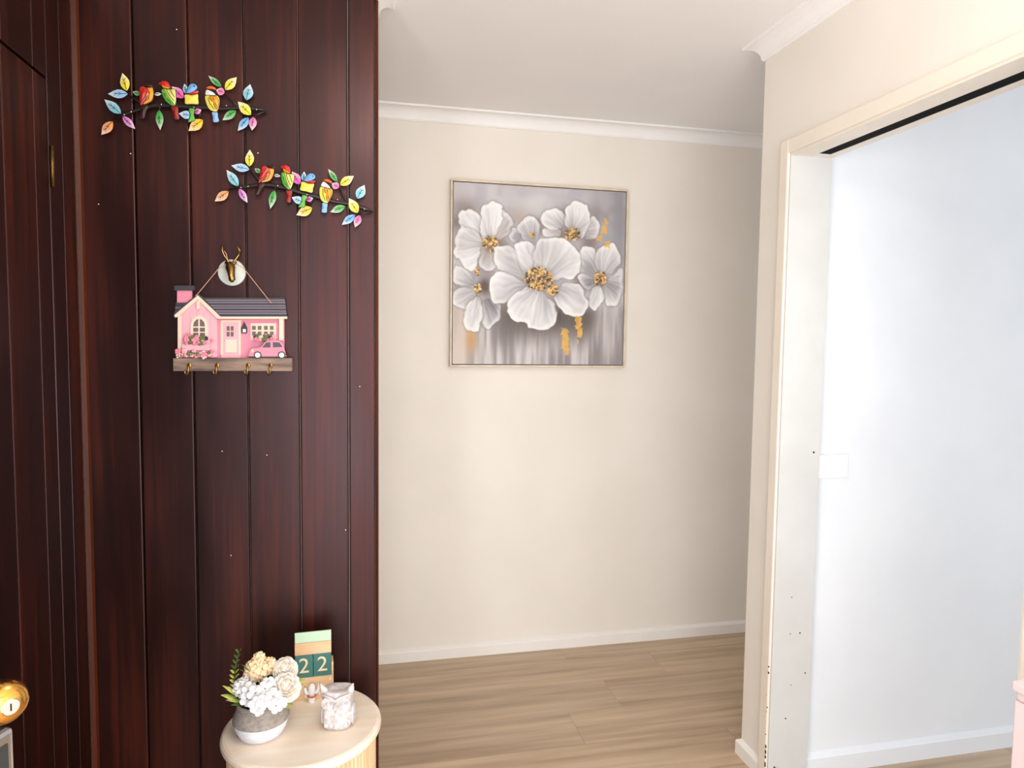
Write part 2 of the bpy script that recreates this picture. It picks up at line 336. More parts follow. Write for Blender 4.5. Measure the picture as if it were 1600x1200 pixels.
# doorway lining, slotted head with track, architraves
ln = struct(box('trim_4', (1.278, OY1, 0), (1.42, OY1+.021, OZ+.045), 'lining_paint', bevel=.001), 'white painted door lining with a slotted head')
box('lining', (1.278, OY0-.021, 0), (1.42, OY0, OZ+.045), 'cream_gloss', ln)
box('head', (1.278, OY0, OZ), (1.346, OY1, OZ+.045), 'cream_gloss', ln); box('head', (1.388, OY0, OZ), (1.42, OY1, OZ+.045), 'cream_gloss', ln)
box('end_block', (1.346, OY1-.034, OZ), (1.388, OY1, OZ+.045), 'gloss_white', ln)
box('track', (1.346, OY0, OZ+.0008), (1.388, OY1-.034, OZ+.045), 'black_track', ln)['label'] = 'black sliding door track in the slot'
AW = .043; AX0 = 1.271
ar = struct(box('trim_5', (AX0, OY1+.006, 0), (XR, OY1+.006+AW, OZ+.006+AW), 'cream_gloss', bevel=.004))
ah = struct(box('trim_6', (AX0, OY0-.006, OZ+.006), (XR, OY1+.006, OZ+.006+AW), 'cream_gloss', bevel=.004))
an = struct(box('trim_7', (AX0, OY0-.006-AW, 0), (XR, OY0-.006, OZ+.006+AW), 'cream_gloss', bevel=.004))
for z, s_, dy in ((.395, .005, 0), (.375, .008, 0), (.26, .004, 0), (.245, .004, .002), (.30, .003, .004), (.13, .012, 0), (.112, .015, 0), (.095, .012, 0), (.07, .018, 0), (.045, .022, 0), (.17, .004, .001)):
    p = spline([(OY1+.0065+dy, z-s_/2), (OY1+.009+dy, z-s_*.1), (OY1+.0075+dy, z+s_/2), (OY1+.0060+dy, z)], 2)
    MB().add([(AX0-.0006, a, b) for a, b in p]+[(AX0+.003, a, b) for a, b in p], [tuple(range(len(p)))]+[(i, (i+1) % len(p), (i+1) % len(p)+len(p), i+len(p)) for i in range(len(p))]).build('paint_chip', 'plaster_dark', ar)
for X, z, s_ in ((1.34, .62, .0022), (1.34, .50, .0022), (1.375, .50, .003), (1.335, .22, .003), (1.40, .365, .003), (1.398, 1.085, .004), (1.35, .33, .002)):
    MB().lathe([(s_, -.0004), (s_*.8, .0004)], n=8).build('nail_hole', 'plaster_dark', ln).matrix_local = Matrix.Translation((X, OY1-.0002, z)) @ Matrix.Rotation(P2, 4, 'X')
MB().tube([(1.300, OY1+.002, .062), (1.300, OY1-.026, .060)], .0022, 8).build('nail', 'frame_dark', ln)

# light switch on the white wall
p0 = at(1278, 711, YB-.01); p1 = at(1325, 746, YB-.01)
sx0, sx1, sz0, sz1 = p1.x-.118, p1.x, p1.z, p0.z
t = thing('light_switch', ((sx0+sx1)/2, YB, sz0), 'white plastic light switch plate on the white room wall', 'light switch'); L0 = t.location
box('plate', (sx0, YB-.009, sz0), (sx1, YB, sz1), 'switch_plastic', t, bevel=.002, off=L0)
q = at(1300, 728.5, YB-.01)
MB().lathe([(.0085, 0), (.0085, .003), (.007, .0038)], n=20).build('dolly_ring', 'hub_white', t, smooth=False).matrix_local = Matrix.Translation((q.x-L0.x, -.009, q.z-L0.z)) @ Matrix.Rotation(P2, 4, 'X')
box('toggle', (q.x-.0035, YB-.019, q.z-.004), (q.x+.0035, YB-.010, q.z+.003), 'switch_plastic', t, bevel=.001, off=L0)

# ------------------------------------------------------------------ painting
PX0, PX1, PZ0, PZ1 = .374, 1.178, 1.309, 2.109
t = thing('framed_painting', ((PX0+PX1)/2, DB, PZ0), 'square painting of white flowers with gold centres in a thin pale frame', 'painting'); L0 = t.location
yf = DB-.036; fw = .008
for a, b in (((PX0, PZ0), (PX0+fw, PZ1)), ((PX1-fw, PZ0), (PX1, PZ1)), ((PX0+fw, PZ0), (PX1-fw, PZ0+fw)), ((PX0+fw, PZ1-fw), (PX1-fw, PZ1))):
    box('frame_side', (a[0], yf, a[1]), (b[0], DB-.002, b[1]), 'frame_wood', t, bevel=.001, off=L0)
box('backing', (PX0+fw, DB-.024, PZ0+fw), (PX1-fw, DB-.004, PZ1-fw), 'frame_dark', t, off=L0)
NP = 360
u, v = np.meshgrid((np.arange(NP)+.5)/NP, (np.arange(NP)+.5)/NP)        # v down
# picture corners in sketch units
TL, TR, BR, BL = np.array([72., 68]), np.array([1066., 128]), np.array([1033., 1128]), np.array([62., 1124])
def homog(src, dst):
    A = []
    for (x, y_), (X, Y) in zip(src, dst): A += [[x, y_, 1, 0, 0, 0, -X*x, -X*y_], [0, 0, 0, x, y_, 1, -Y*x, -Y*y_]]
    b = [q for d in dst for q in d]; hh = np.linalg.solve(np.array(A, float), np.array(b, float)); return np.append(hh, 1).reshape(3, 3)
HM = homog([TL, TR, BR, BL], [(0, 0), (1, 0), (1, 1), (0, 1)])
def uvof(p): q = HM @ np.array([p[0], p[1], 1.]); return q[:2]/q[2]
rs = np.random.RandomState(3)
def vnoise(sx, sy, seed=0):
    r = np.random.RandomState(seed); g = r.rand(sy+2, sx+2); x = u*sx; y = v*sy; i = x.astype(int); j = y.astype(int); fx = x-i; fy = y-j
    fx = fx*fx*(3-2*fx); fy = fy*fy*(3-2*fy)
    return (g[j, i]*(1-fx)+g[j, i+1]*fx)*(1-fy)+(g[j+1, i]*(1-fx)+g[j+1, i+1]*fx)*fy
img = np.zeros((NP, NP, 3))
def S(*c): return np.array(c, float)/255
def mixc(a, b, t): return a*(1-t[..., None])+b*t[..., None]
def sm(x, a, b): t = np.clip((x-a)/(b-a), 0, 1); return t*t*(3-2*t)
img[:] = S(192, 187, 190)
img = mixc(img, S(214, 210, 213), vnoise(5, 6, 1)); img = mixc(img, S(168, 155, 157), sm(vnoise(7, 7, 2)*.7+vnoise(24, 20, 61)*.3, .5, .8)*.75); img = mixc(img, S(180, 178, 190), sm(vnoise(13, 22, 62), .45, .9)*.6)
img = mixc(img, S(150, 149, 156), sm(u, .72, .98)*sm(-v, -.62, -.2)*(.55+.45*vnoise(34, 3, 5)))
def blob(p, rx, ry, c, a):
    q = uvof(p); k = np.exp(-(((u-q[0])/(rx/1000))**2+((v-q[1])/(ry/1000))**2)); 
    global img; img = mixc(img, S(*c), np.clip(k*a*(.6+.5*vnoise(18, 18, 9)), 0, 1))
blob((140, 215), 90, 50, (150, 135, 135), .9); blob((450, 280), 70, 60, (170, 152, 142), .8); blob((560, 180), 110, 70, (214, 211, 212), .9); blob((880, 240), 45, 45, (140, 128, 134), .7)
st = vnoise(30, 4, 11)*.45+vnoise(70, 6, 12)*.35+vnoise(12, 3, 13)*.3; bot = sm(v, .60, .72)
low = mixc(np.broadcast_to(S(146, 140, 142), img.shape), S(212, 206, 205), sm(st, .28, .8)); low = mixc(low, S(92, 82, 76), sm(-v, -.95, -.72)*sm(.36-np.abs(u-.54), 0, .14)*.95*(.55+.7*st))
low = mixc(low, S(222, 206, 192), sm(-u, -.17, -.04)*.75); low = mixc(low, S(206, 150, 92), np.exp(-((u-.105)/.03)**2-((v-.86)/.07)**2)*.8); low = mixc(low, S(216, 208, 206), np.exp(-((u-.93)/.035)**2-((v-.88)/.10)**2)*.5)
img = mixc(img, low, bot)
UU = u+(vnoise(26, 26, 71)-.5)*.016+(vnoise(60, 60, 72)-.5)*.007; VV = v+(vnoise(26, 26, 73)-.5)*.016+(vnoise(60, 60, 74)-.5)*.007
def inside(poly):
    k = np.zeros(u.shape, bool); n = len(poly)
    for i in range(n):
        x0, y0 = poly[i]; x1, y1 = poly[(i+1) % n]
        if y0 == y1: continue
        k ^= ((y0 > VV) != (y1 > VV)) & (UU < (x1-x0)*(VV-y0)/(y1-y0)+x0)
    return k
def petal(pts, c, shade=0, warm=0):
    global img
    P = [uvof(p) for p in spline(pts, 6)]; cu = uvof(c); k = inside(P)
    wob = (vnoise(60, 60, 21)-.5)*.006
    # soft outline
    d = np.full(u.shape, 9.)
    for i in range(len(P)):
        a = P[i]; b = P[(i+1) % len(P)]; ab = b-a; tt = np.clip(((UU-a[0])*ab[0]+(VV-a[1])*ab[1])/(ab@ab+1e-9), 0, 1)
        d = np.minimum(d, np.hypot(UU-a[0]-tt*ab[0], VV-a[1]-tt*ab[1]))
    rim = np.exp(-(np.where(k, 9, d)/.008)**2)*.30
    img = mixc(img, S(120, 112, 112), rim)
    rr = np.hypot(u-cu[0], v-cu[1]); rmax = rr[k].max() if k.any() else 1; rmin = rr[k].min() if k.any() else 0
    tq = np.clip((rr-rmin)/(rmax-rmin+1e-6), 0, 1); an = np.arctan2(v-cu[1], u-cu[0])
    sid = int(pts[0][0]*7+pts[0][1]) % 97; ph = np.random.RandomState(sid).rand(4)*6
    streak = .5+.09*np.sin(an*19+ph[0]+vnoise(14, 14, sid)*5)+.08*np.sin(an*37+ph[1]+vnoise(20, 20, sid+1)*5)+.12*np.sin(an*6+ph[2])+.8*(vnoise(9, 9, sid+2)-.5)
    col = mixc(np.broadcast_to(S(166-shade, 163-shade, 168-shade), img.shape), S(242-shade*.7, 241-shade*.7, 241-shade*.6), np.clip(.26+.66*tq+(streak-.5)*1.15*(1-.5*tq), 0, 1))
    col = mixc(col, S(255, 254, 250), np.exp(-((d-.012)/.010)**2)*.55*tq)
    if warm: col = mixc(col, S(214, 190, 170), (1-tq)*.4)
    al = np.where(k, np.clip(d/.0035, 0, 1), 0); img = mixc(img, col, al)
def stamens(c, rx, ry, n, seed, dark=.35):
    global img
    r = np.random.RandomState(seed); cu = uvof(c)
    k = np.exp(-(((u-cu[0])/(rx/1000))**2+((v-cu[1])/(ry/1000))**2)**2); img = mixc(img, S(120, 96, 70), np.clip(k*.8, 0, 1))
    for i in range(int(n*1.8)):
        a = r.rand()*6.283; q = math.sqrt(r.rand()); x = cu[0]+q*rx/1000*math.cos(a); y = cu[1]+q*ry/1000*math.sin(a); s_ = r.uniform(.0035, .0085)
        k = np.exp(-(((u-x)/s_)**2+((v-y)/(s_*.9))**2)**2)
        img = mixc(img, S(78, 58, 40) if r.rand() < dark else (S(236, 184, 98) if r.rand() < .7 else S(248, 214, 150)), np.clip(k, 0, 1))
for q_ in ((250, 560), (335, 420), (560, 330), (690, 370), (850, 420), (800, 650), (330, 800), (480, 600), (230, 320), (720, 260), (90, 300)): blob(q_, 50, 50, (128, 112, 108), .85)
A_ = (285, 440)
petal([(95, 290), (110, 245), (150, 222), (200, 240), (230, 290), (225, 380), (170, 390), (120, 340)], A_, 8)
petal([(340, 230), (375, 245), (410, 300), (405, 345), (350, 390), (300, 400), (320, 300)], A_, 14, 1)
petal([(225, 290), (235, 225), (270, 190), (310, 185), (345, 210), (352, 260), (330, 330), (290, 400), (245, 400), (225, 350)], A_, 2)
petal([(80, 390), (110, 335), (170, 335), (225, 380), (240, 430), (215, 500), (200, 570), (160, 585), (110, 540), (75, 480)], A_, 0)
petal([(235, 470), (300, 480), (320, 540), (280, 585), (220, 560)], A_, 40, 1)
stamens((285, 430), 48, 44, 34, 1)
petal([(385, 380), (410, 345), (445, 345), (455, 400), (410, 425)], (530, 420), 16)
petal([(440, 330), (470, 280), (510, 265), (550, 285), (570, 330), (555, 390), (530, 430), (480, 415), (450, 380)], (530, 430), 6)
stamens((525, 378), 14, 18, 6, 2, .1)
petal([(580, 350), (640, 335), (690, 350), (680, 390), (600, 385)], (700, 380), 42, 1)
Cc = (755, 370)
petal([(570, 290), (590, 240), (640, 225), (690, 235), (712, 280), (700, 330), (640, 345), (590, 325)], Cc, 4)
petal([(850, 290), (880, 268), (905, 300), (905, 350), (885, 400), (830, 395), (840, 340)], Cc, 4)
petal([(710, 240), (730, 200), (780, 180), (830, 200), (855, 250), (850, 320), (820, 390), (760, 380), (715, 320)], Cc, 3)
stamens((755, 372), 48, 38, 30, 3)
Dd = (915, 630)
petal([(790, 480), (830, 440), (880, 460), (900, 540), (900, 610), (840, 590), (800, 540)], Dd, 22)
petal([(795, 600), (880, 620), (870, 690), (800, 670)], Dd, 34)
petal([(885, 500), (910, 450), (955, 440), (990, 425), (1020, 470), (1030, 540), (985, 590), (930, 600), (890, 560)], Dd, 2)
petal([(940, 650), (1000, 600), (1042, 570), (1042, 680), (1010, 780), (950, 790), (930, 730)], Dd, 10)
petal([(870, 680), (920, 680), (930, 740), (900, 800), (875, 825), (845, 790), (850, 730)], Dd, 2)
stamens((915, 630), 40, 42, 26, 4)
Ee = (225, 690)
petal([(72, 560), (130, 570), (180, 620), (190, 670), (110, 675), (72, 640)], Ee, 26)
petal([(235, 770), (290, 755), (340, 790), (325, 870), (290, 915), (240, 910)], Ee, 42)
petal([(66, 720), (100, 680), (180, 690), (210, 740), (170, 810), (100, 800), (66, 770)], Ee, 12)
petal([(140, 800), (190, 740), (230, 760), (232, 860), (215, 925), (180, 940), (140, 910), (130, 860)], Ee, 4)
blob((250, 680), 42, 60, (100, 86, 80), 1.2); stamens((210, 690), 18, 34, 12, 5, .2); stamens((205, 592), 14, 18, 6, 6, .3)
Fc = (575, 645)
petal([(415, 450), (440, 420), (490, 420), (527, 440), (530, 530), (520, 600), (490, 620), (445, 540)], Fc, 8)
petal([(300, 480), (320, 445), (370, 435), (420, 470), (455, 560), (490, 630), (400, 610), (330, 570), (300, 530)], Fc, 0)
petal([(530, 470), (550, 415), (600, 395), (690, 395), (750, 430), (795, 490), (795, 570), (760, 630), (690, 625), (640, 640), (560, 600), (530, 550)], Fc, 0)
petal([(275, 640), (310, 590), (360, 590), (430, 620), (510, 680), (430, 720), (370, 775), (310, 775), (275, 730)], Fc, 0)
petal([(640, 730), (680, 680), (720, 650), (800, 670), (825, 730), (847, 760), (830, 830), (790, 855), (720, 840), (670, 800)], Fc, 0)
petal([(380, 790), (400, 740), (460, 700), (510, 680), (570, 690), (630, 760), (660, 830), (650, 890), (600, 925), (540, 930), (500, 910), (480, 885), (420, 880), (385, 840)], Fc, 0)
stamens((560, 632), 82, 66, 110, 7); stamens((640, 700), 34, 32, 18, 8, .1)
def gold(x0, x1, y0, y1, seed):
    global img
    a = uvof((x0, y0)); b = uvof((x1, y1)); n = vnoise(120, 90, seed)*.014-.007; k = sm(u+n, a[0]-.002, a[0]+.002)*sm(-u+n, -b[0]-.002, -b[0]+.002)*sm(v+n, a[1]-.003, a[1]+.003)*sm(-v+n, -b[1]-.003, -b[1]+.003)
    img = mixc(img, S(240, 184, 88), k*(.65+.35*vnoise(50, 60, seed+1)))
gold(690, 725, 918, 1040, 31); gold(704, 728, 1035, 1076, 33); gold(768, 800, 850, 925, 35); gold(780, 803, 920, 972, 37); gold(775, 788, 985, 1008, 39)
gold(895, 925, 380, 412, 41); gold(940, 966, 415, 450, 43); gold(922, 950, 318, 366, 45); gold(940, 958, 285, 312, 47)
img = np.clip(img, 0, 1)
limg = np.where(img <= .04045, img/12.92, ((img+.055)/1.055)**2.4)
cx0, cx1, cz0, cz1 = PX0+fw+.0045, PX1-fw-.0045, PZ0+fw+.0045, PZ1-fw-.0045; yc = DB-.031
gx = np.linspace(cx0, cx1, NP); gz = np.linspace(cz1, cz0, NP)
mb = MB()
V = [(gx[i], yc, gz[j]) for j in range(NP) for i in range(NP)]
Fq = [(j*NP+i, (j+1)*NP+i, (j+1)*NP+i+1, j*NP+i+1) for j in range(NP-1) for i in range(NP-1)]
mb.v = V; mb.f = Fq; mb.c = [tuple(q) for q in limg.reshape(-1, 3).tolist()]
cv = mb.build('canvas', 'canvas_print', t, off=L0, color=True); cv['label'] = 'painted canvas of white blossoms on grey'
mb = MB()
for a, b in (((cx0, cz0), (cx0, cz1)), ((cx1, cz0), (cx1, cz1)), ((cx0, cz0), (cx1, cz0)), ((cx0, cz1), (cx1, cz1))): mb.box((a[0]-.0005, yc+.0002, a[1]-.0005), (b[0]+.0005, yc+.008, b[1]+.0005))
mb.build('canvas_edge', 'ornament_white', t, off=L0)

# ------------------------------------------------------------------ bird branches on the timber wall
def bird_branch(label):
    SX, OX, OYp = 1600/290, 140, 100
    YB_ = YW-.014
    w_ = lambda x, y: (lambda p: (p.x, p.z))(at(OX+x/SX, OYp+y/SX, YB_))
    k = 1/SX/545                                     # sketch px to metres
    c0 = w_(850, 370)
    t = thing('bird_branch', (c0[0], YW, c0[1]), label, 'wall ornament', 'metal bird branches on the timber wall'); off = Vector((c0[0], YW, c0[1]))
    W3 = lambda x, y, dy=0: Vector((*w_(x, y), 0)).xzy + Vector((0, YB_-dy, 0))
    def limb(name, pts, rs_, sy=.6):
        return MB().tube([W3(x, y) for x, y in pts], [r*k for r in rs_], 8, sy).build(name, 'branch_metal', t, smooth=True, off=off)
    limb('branch', [(195, 480), (300, 432), (420, 390), (540, 358), (700, 355), (850, 370), (1000, 375), (1150, 385), (1280, 378), (1400, 383), (1465, 388), (1528, 403)], [7, 9, 13, 17, 18, 18, 17, 14, 12, 14, 14, 4])
    limb('twig', [(328, 262), (420, 325), (480, 366)], [7, 9, 10]); limb('twig', [(1158, 248), (1230, 320), (1290, 376)], [7, 9, 10]); limb('twig', [(1352, 310), (1370, 345), (1390, 380)], [5, 7, 8])
    limb('twig', [(1385, 446), (1450, 432), (1522, 405)], [8, 9, 5]); limb('twig', [(602, 405), (605, 380), (610, 360)], [4, 5, 6]); limb('twig', [(930, 480), (955, 430), (960, 380)], [6, 8, 9])
    for i in range(9):                                # rivets that hold it together and off the wall
        x = (360, 620, 900, 1180, 1440, 745, 1060, 300, 500)[i]; y = (415, 352, 376, 362, 395, 372, 400, 440, 380)[i]
        MB().ball(W3(x, y, .003), 6*k, 8, 5, (1, .5, 1)).build('rivet', 'silver', t, smooth=True, off=off)
    for x, y in ((420, 390), (1000, 375), (1400, 385)):
        p = W3(x, y); MB().tube([p, (p.x, YW, p.z)], .0025, 6).build('wall_pin', 'branch_metal', t, off=off)
    Y_, LB, TE, PE, LI, GR, SI, MG, GO, PK, BL = rgb(240, 222, 60), rgb(150, 196, 236), rgb(128, 194, 212), rgb(240, 160, 96), rgb(212, 132, 206), rgb(64, 164, 72), rgb(216, 216, 210), rgb(222, 80, 176), rgb(250, 196, 36), rgb(238, 118, 176), rgb(96, 170, 226)
    leaves = [((325, 235), (287, 82), 80, Y_), ((332, 262), (163, 262), 76, LB), ((275, 432), (132, 310), 78, TE), ((202, 500), (106, 614), 84, PE), ((288, 455), (397, 564), 60, LI), ((602, 400), (612, 574), 66, GR),
              ((440, 268), (376, 243), 40, GR), ((560, 265), (624, 262), 28, SI), ((812, 297), (712, 198), 78, MG), ((890, 452), (772, 430), 70, LB), ((838, 262), (820, 174), 46, TE), ((978, 486), (856, 580), 92, GO),
              ((905, 425), (965, 398), 50, MG), ((1138, 202), (1026, 106), 48, GR), ((1172, 226), (1270, 118), 82, Y_), ((1166, 252), (1092, 228), 66, PK), ((1355, 316), (1386, 178), 88, TE), ((1392, 442), (1280, 328), 84, Y_),
              ((1264, 408), (1148, 488), 70, GR), ((1372, 466), (1280, 580), 70, BL), ((1414, 460), (1402, 577), 68, PK)]
    for (bx, by), (tx, ty), wd, c in leaves:
        dx, dy = tx-bx, ty-by; L = math.hypot(dx, dy); nx, ny = -dy/L, dx/L
        prof = [(.0, 0), (.12, .26), (.3, .46), (.5, .5), (.7, .36), (.87, .15), (1, 0)]
        pts = [(bx+dx*a+nx*wd*b, by+dy*a+ny*wd*b) for a, b in prof]+[(bx+dx*a-nx*wd*b, by+dy*a-ny*wd*b) for a, b in prof[-2:0:-1]]
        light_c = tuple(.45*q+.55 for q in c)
        mb = MB(); P = [w_(*p) for p in pts]; n = len(P)
        # rim paler than the middle, tip palest
        A = sum(P[i][0]*P[(i+1) % n][1]-P[(i+1) % n][0]*P[i][1] for i in range(n)); idx = list(range(n))
        if A < 0: idx = idx[::-1]
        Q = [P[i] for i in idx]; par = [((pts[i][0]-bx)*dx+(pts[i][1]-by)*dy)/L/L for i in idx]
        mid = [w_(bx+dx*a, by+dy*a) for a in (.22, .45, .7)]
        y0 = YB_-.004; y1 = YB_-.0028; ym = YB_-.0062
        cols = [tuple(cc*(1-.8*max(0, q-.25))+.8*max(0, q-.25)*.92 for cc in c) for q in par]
        vs = [(q[0], y0, q[1]) for q in Q]+[(q[0], y1, q[1]) for q in Q]; cmid = w_(bx+dx*.45, by+dy*.45); vs.append((cmid[0], ym, cmid[1]))
        fs = [(i, (i+1) % n, 2*n) for i in range(n)]+[tuple(range(2*n-1, n-1, -1))]+[(i, i+n, (i+1) % n+n, (i+1) % n) for i in range(n)]
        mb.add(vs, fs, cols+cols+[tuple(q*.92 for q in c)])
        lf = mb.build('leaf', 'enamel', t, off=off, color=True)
        vp = [W3(bx+dx*a, by+dy*a, .0045+.0022*(1-abs(a-.45)*1.9)) for a in (.04, .45, .72)]
        mb = MB().tube(vp, [1.6*k*1.3, 1.5*k*1.3, .8*k], 5)
        for a, s_ in ((.34, 1), (.34, -1), (.55, 1), (.55, -1)):
            mb.tube([W3(bx+dx*a, by+dy*a, .0062), W3(bx+dx*(a+.16)+nx*wd*.24*s_, by+dy*(a+.16)+ny*wd*.24*s_, .0052)], [1.5*k, .8*k], 4)
        mb.build('vein', 'branch_metal', lf, off=off)
    def bird(parts, beak, eye, lab, lines=()):
        b = None
        for i, (nm, pts, c, lift) in enumerate(parts):
            P = [w_(*p) for p in spline(pts, 4)]; cx = sum(p[0] for p in P)/len(P); cz = sum(p[1] for p in P)/len(P)
            o = MB().fan(P, (cx, cz), YB_-.006-lift, YB_-.003-lift, YB_-.010-lift, c, tuple(q*.86 for q in c)).build(nm, 'enamel', t if b is None else b, off=off, color=True, smooth=False)
            if b is None: b = o; o['label'] = lab
            # dark painted outline
            mb = MB(); pl = [Vector((p[0], YB_-.0061-lift, p[1])) for p in P]+[Vector((P[0][0], YB_-.0061-lift, P[0][1]))]
            mb.tube(pl, 2.0*k, 4).build('outline', 'branch_metal', b, off=off)
        (x0, y0), (x1, y1), wd = beak
        MB().tube([W3(x0, y0, .007), W3(x1, y1, .007)], [wd*k, .5*k], 6, .5).build('beak', 'branch_metal', b, off=off)
        for ln_ in lines: MB().tube([W3(x_, y_, .0118) for x_, y_ in ln_], 2.2*k, 5).build('feather_line', 'branch_metal', b, off=off)
        MB().ball(W3(*eye, .0135), 5*k, 8, 5).build('eye', 'branch_metal', b, smooth=True, off=off)
    RED, ORG, YEL, DBR, LGR, GRN, BLU, WHT, CRD, LBL = rgb(206, 34, 30), rgb(244, 160, 36), rgb(240, 226, 96), rgb(58, 24, 16), rgb(222, 226, 120), rgb(92, 178, 62), rgb(112, 170, 226), rgb(238, 238, 232), rgb(150, 30, 30), rgb(140, 190, 236)
    bird([('body', [(478, 208), (520, 198), (550, 212), (558, 262), (545, 318), (505, 345), (462, 352), (450, 280)], ORG, 0), ('wing', [(440, 255), (442, 215), (478, 202), (518, 240), (505, 292), (472, 345), (446, 364)], RED, .003),
          ('cap', [(478, 202), (508, 184), (542, 188), (552, 206), (520, 212), (496, 212)], DBR, .004), ('tail', [(450, 366), (505, 362), (490, 420), (474, 472), (440, 470), (446, 420)], DBR, -.001)], ((546, 198), (572, 208), 7), (532, 198), 'red bird with an orange breast', [[(455, 340), (488, 300), (508, 246)], [(447, 300), (470, 262), (482, 220)], [(470, 346), (520, 312), (532, 250)]])
    bird([('body', [(632, 222), (690, 226), (742, 226), (752, 300), (746, 352), (728, 368), (684, 345), (642, 285)], LGR, 0), ('wing', [(630, 226), (658, 244), (690, 300), (738, 362), (718, 368), (664, 330), (634, 272)], GRN, .003),
          ('head', [(602, 178), (635, 156), (680, 164), (706, 206), (700, 222), (650, 208), (615, 192)], RED, .003), ('cheek', [(632, 192), (668, 204), (700, 218), (690, 227), (645, 220)], ORG, .005), ('tail', [(708, 374), (762, 372), (770, 425), (776, 478), (738, 480), (722, 425)], CRD, -.001)], ((604, 182), (576, 196), 7), (630, 172), 'green and yellow bird with a red head', [[(672, 236), (700, 285), (738, 330)], [(650, 262), (680, 310), (715, 350)], [(705, 236), (725, 270), (744, 300)]])
    bird([('body', [(824, 272), (880, 268), (938, 264), (942, 310), (942, 352), (885, 352), (830, 350), (826, 310)], YEL, 0), ('head', [(846, 236), (868, 192), (900, 180), (930, 194), (936, 218), (912, 246), (872, 262), (842, 262)], BLU, .004),
          ('collar', [(852, 264), (900, 254), (940, 236), (941, 262), (885, 276)], RED, .003), ('tail', [(860, 392), (908, 392), (904, 440), (912, 490), (880, 502), (853, 504), (868, 450)], GRN, -.001)], ((928, 204), (952, 216), 6), (912, 206), 'blue headed bird with a yellow body')
    bird([('body', [(1000, 282), (1050, 276), (1110, 282), (1126, 332), (1112, 398), (1090, 418), (1042, 402), (1010, 350)], YEL, 0), ('wing', [(1040, 290), (1100, 292), (1120, 340), (1102, 400), (1072, 352)], ORG, .003),
          ('head', [(1010, 218), (1048, 200), (1088, 214), (1096, 234), (1050, 230)], rgb(236, 110, 50), .004), ('cheek', [(1014, 232), (1050, 242), (1082, 262), (1090, 280), (1040, 280), (1004, 274)], WHT, .003), ('tail', [(1058, 420), (1104, 418), (1112, 460), (1118, 500), (1072, 506), (1064, 460)], LBL, -.001)], ((1080, 248), (1112, 268), 7), (1066, 234), 'yellow bird with an orange cap and white cheek', [[(1030, 300), (1045, 350), (1080, 400)], [(1070, 296), (1088, 340), (1106, 380)]])
    return t
b1 = bird_branch('metal branch with four painted birds and colourful leaves, upper of the two')
def copy_tree(o, parent=None):
    c = o.copy(); C.objects.link(c)
    if parent: c.parent = parent
    for ch in list(o.children): copy_tree(ch, c)
    return c
b2 = copy_tree(b1); b2['label'] = 'metal branch with four painted birds and colourful leaves, lower one near the corner'
# second one hangs lower right and tips down a little
p1a, p1b = at(140+106/5.517, 100+614/5.517, YW-.014), at(140+1528/5.517, 100+403/5.517, YW-.014)
p2a, p2b = at(320+92/5.714, 225+515/5.714, YW-.014), at(320+1505/5.714, 225+608/5.714, YW-.014)
ang = math.atan2(p2b.z-p2a.z, p2b.x-p2a.x)-math.atan2(p1b.z-p1a.z, p1b.x-p1a.x)
c1 = (p1a+p1b)/2; c2 = (p2a+p2b)/2; d = Vector(b1.location)-c1
b2.rotation_euler = (0, -ang, 0)
b2.location = (c2.x+d.x*math.cos(ang)-d.z*math.sin(ang), YW, c2.z+d.x*math.sin(ang)+d.z*math.cos(ang))

# ------------------------------------------------------------------ key rack shaped like a pink house
def hp(x, y, Y): p = at(250+x/4.8, 370+y/4.8, Y); return (p.x, p.z)
pc = hp(540, 1010, YW-.03); KL = Vector((pc[0], YW, pc[1]))
t = thing('key_rack', KL, 'pink cottage shaped key rack with four brass hooks hanging by a cord', 'key rack')
def hs(name, pts, front, thick, material, parent=None, sp=0, bevel=0):
    Yf = YW-front; P = [hp(x, y, Yf) for x, y in (spline(pts, sp) if sp else pts)]
    return MB().slab(P, Yf, Yf+thick).build(name, material, parent or t, off=KL, bevel=bevel)
def hr(name, x0, y0, x1, y1, front, thick, material, parent=None, bevel=0): return hs(name, [(x0, y0), (x1, y0), (x1, y1), (x0, y1)], front, thick, material, parent, bevel=bevel)
hr('base_plank', 97, 910, 990, 1008, .036, .034, 'rack_plank', bevel=.0015)
mw = hr('wall', 420, 596, 932, 908, .014, .012, 'pink')
for i in range(9): hr('groove', 440+i*55, 615, 442.5+i*55, 906, .0143, .0005, 'rose', mw)
gw = hs('gable_wall', [(135, 905), (135, 585), (285, 448), (428, 590), (432, 905)], .022, .020, 'pink_light')
for i in range(5): hr('groove', 172+i*52, 560, 174.5+i*52, 903, .0223, .0005, 'pink', gw)
hr('corner_post', 133, 590, 158, 905, .0235, .003, 'cream', gw)
ch = hr('chimney', 128, 400, 240, 497, .014, .012, 'pink')
for i in range(5): hr('brick_course', 128, 416+i*16, 240, 418+i*16, .0143, .0005, 'rose', ch)
hr('cap', 108, 366, 258, 402, .018, .016, 'slate_dark', ch)
for i in range(7):                                    # roof slats
    a = i/7; b = (i+1)/7; ya = 456+(600-456)*a; yb = 456+(600-456)*b-3
    hs('roof_slat', [(325+130*a, ya), (934+18*a, ya), (934+18*b, yb), (325+130*b, yb)], .022+.0012*i, .020+.0012*i, 'slate' if i % 2 else 'slate_dark')
for i in range(1, 7):
    a = i/7; ya = 456+144*a; hs('roof_line', [(325+130*a, ya-5), (934+18*a, ya-5), (934+18*a, ya-1), (325+130*a, ya-1)], .0225+.0012*i, .001, 'roof_line')
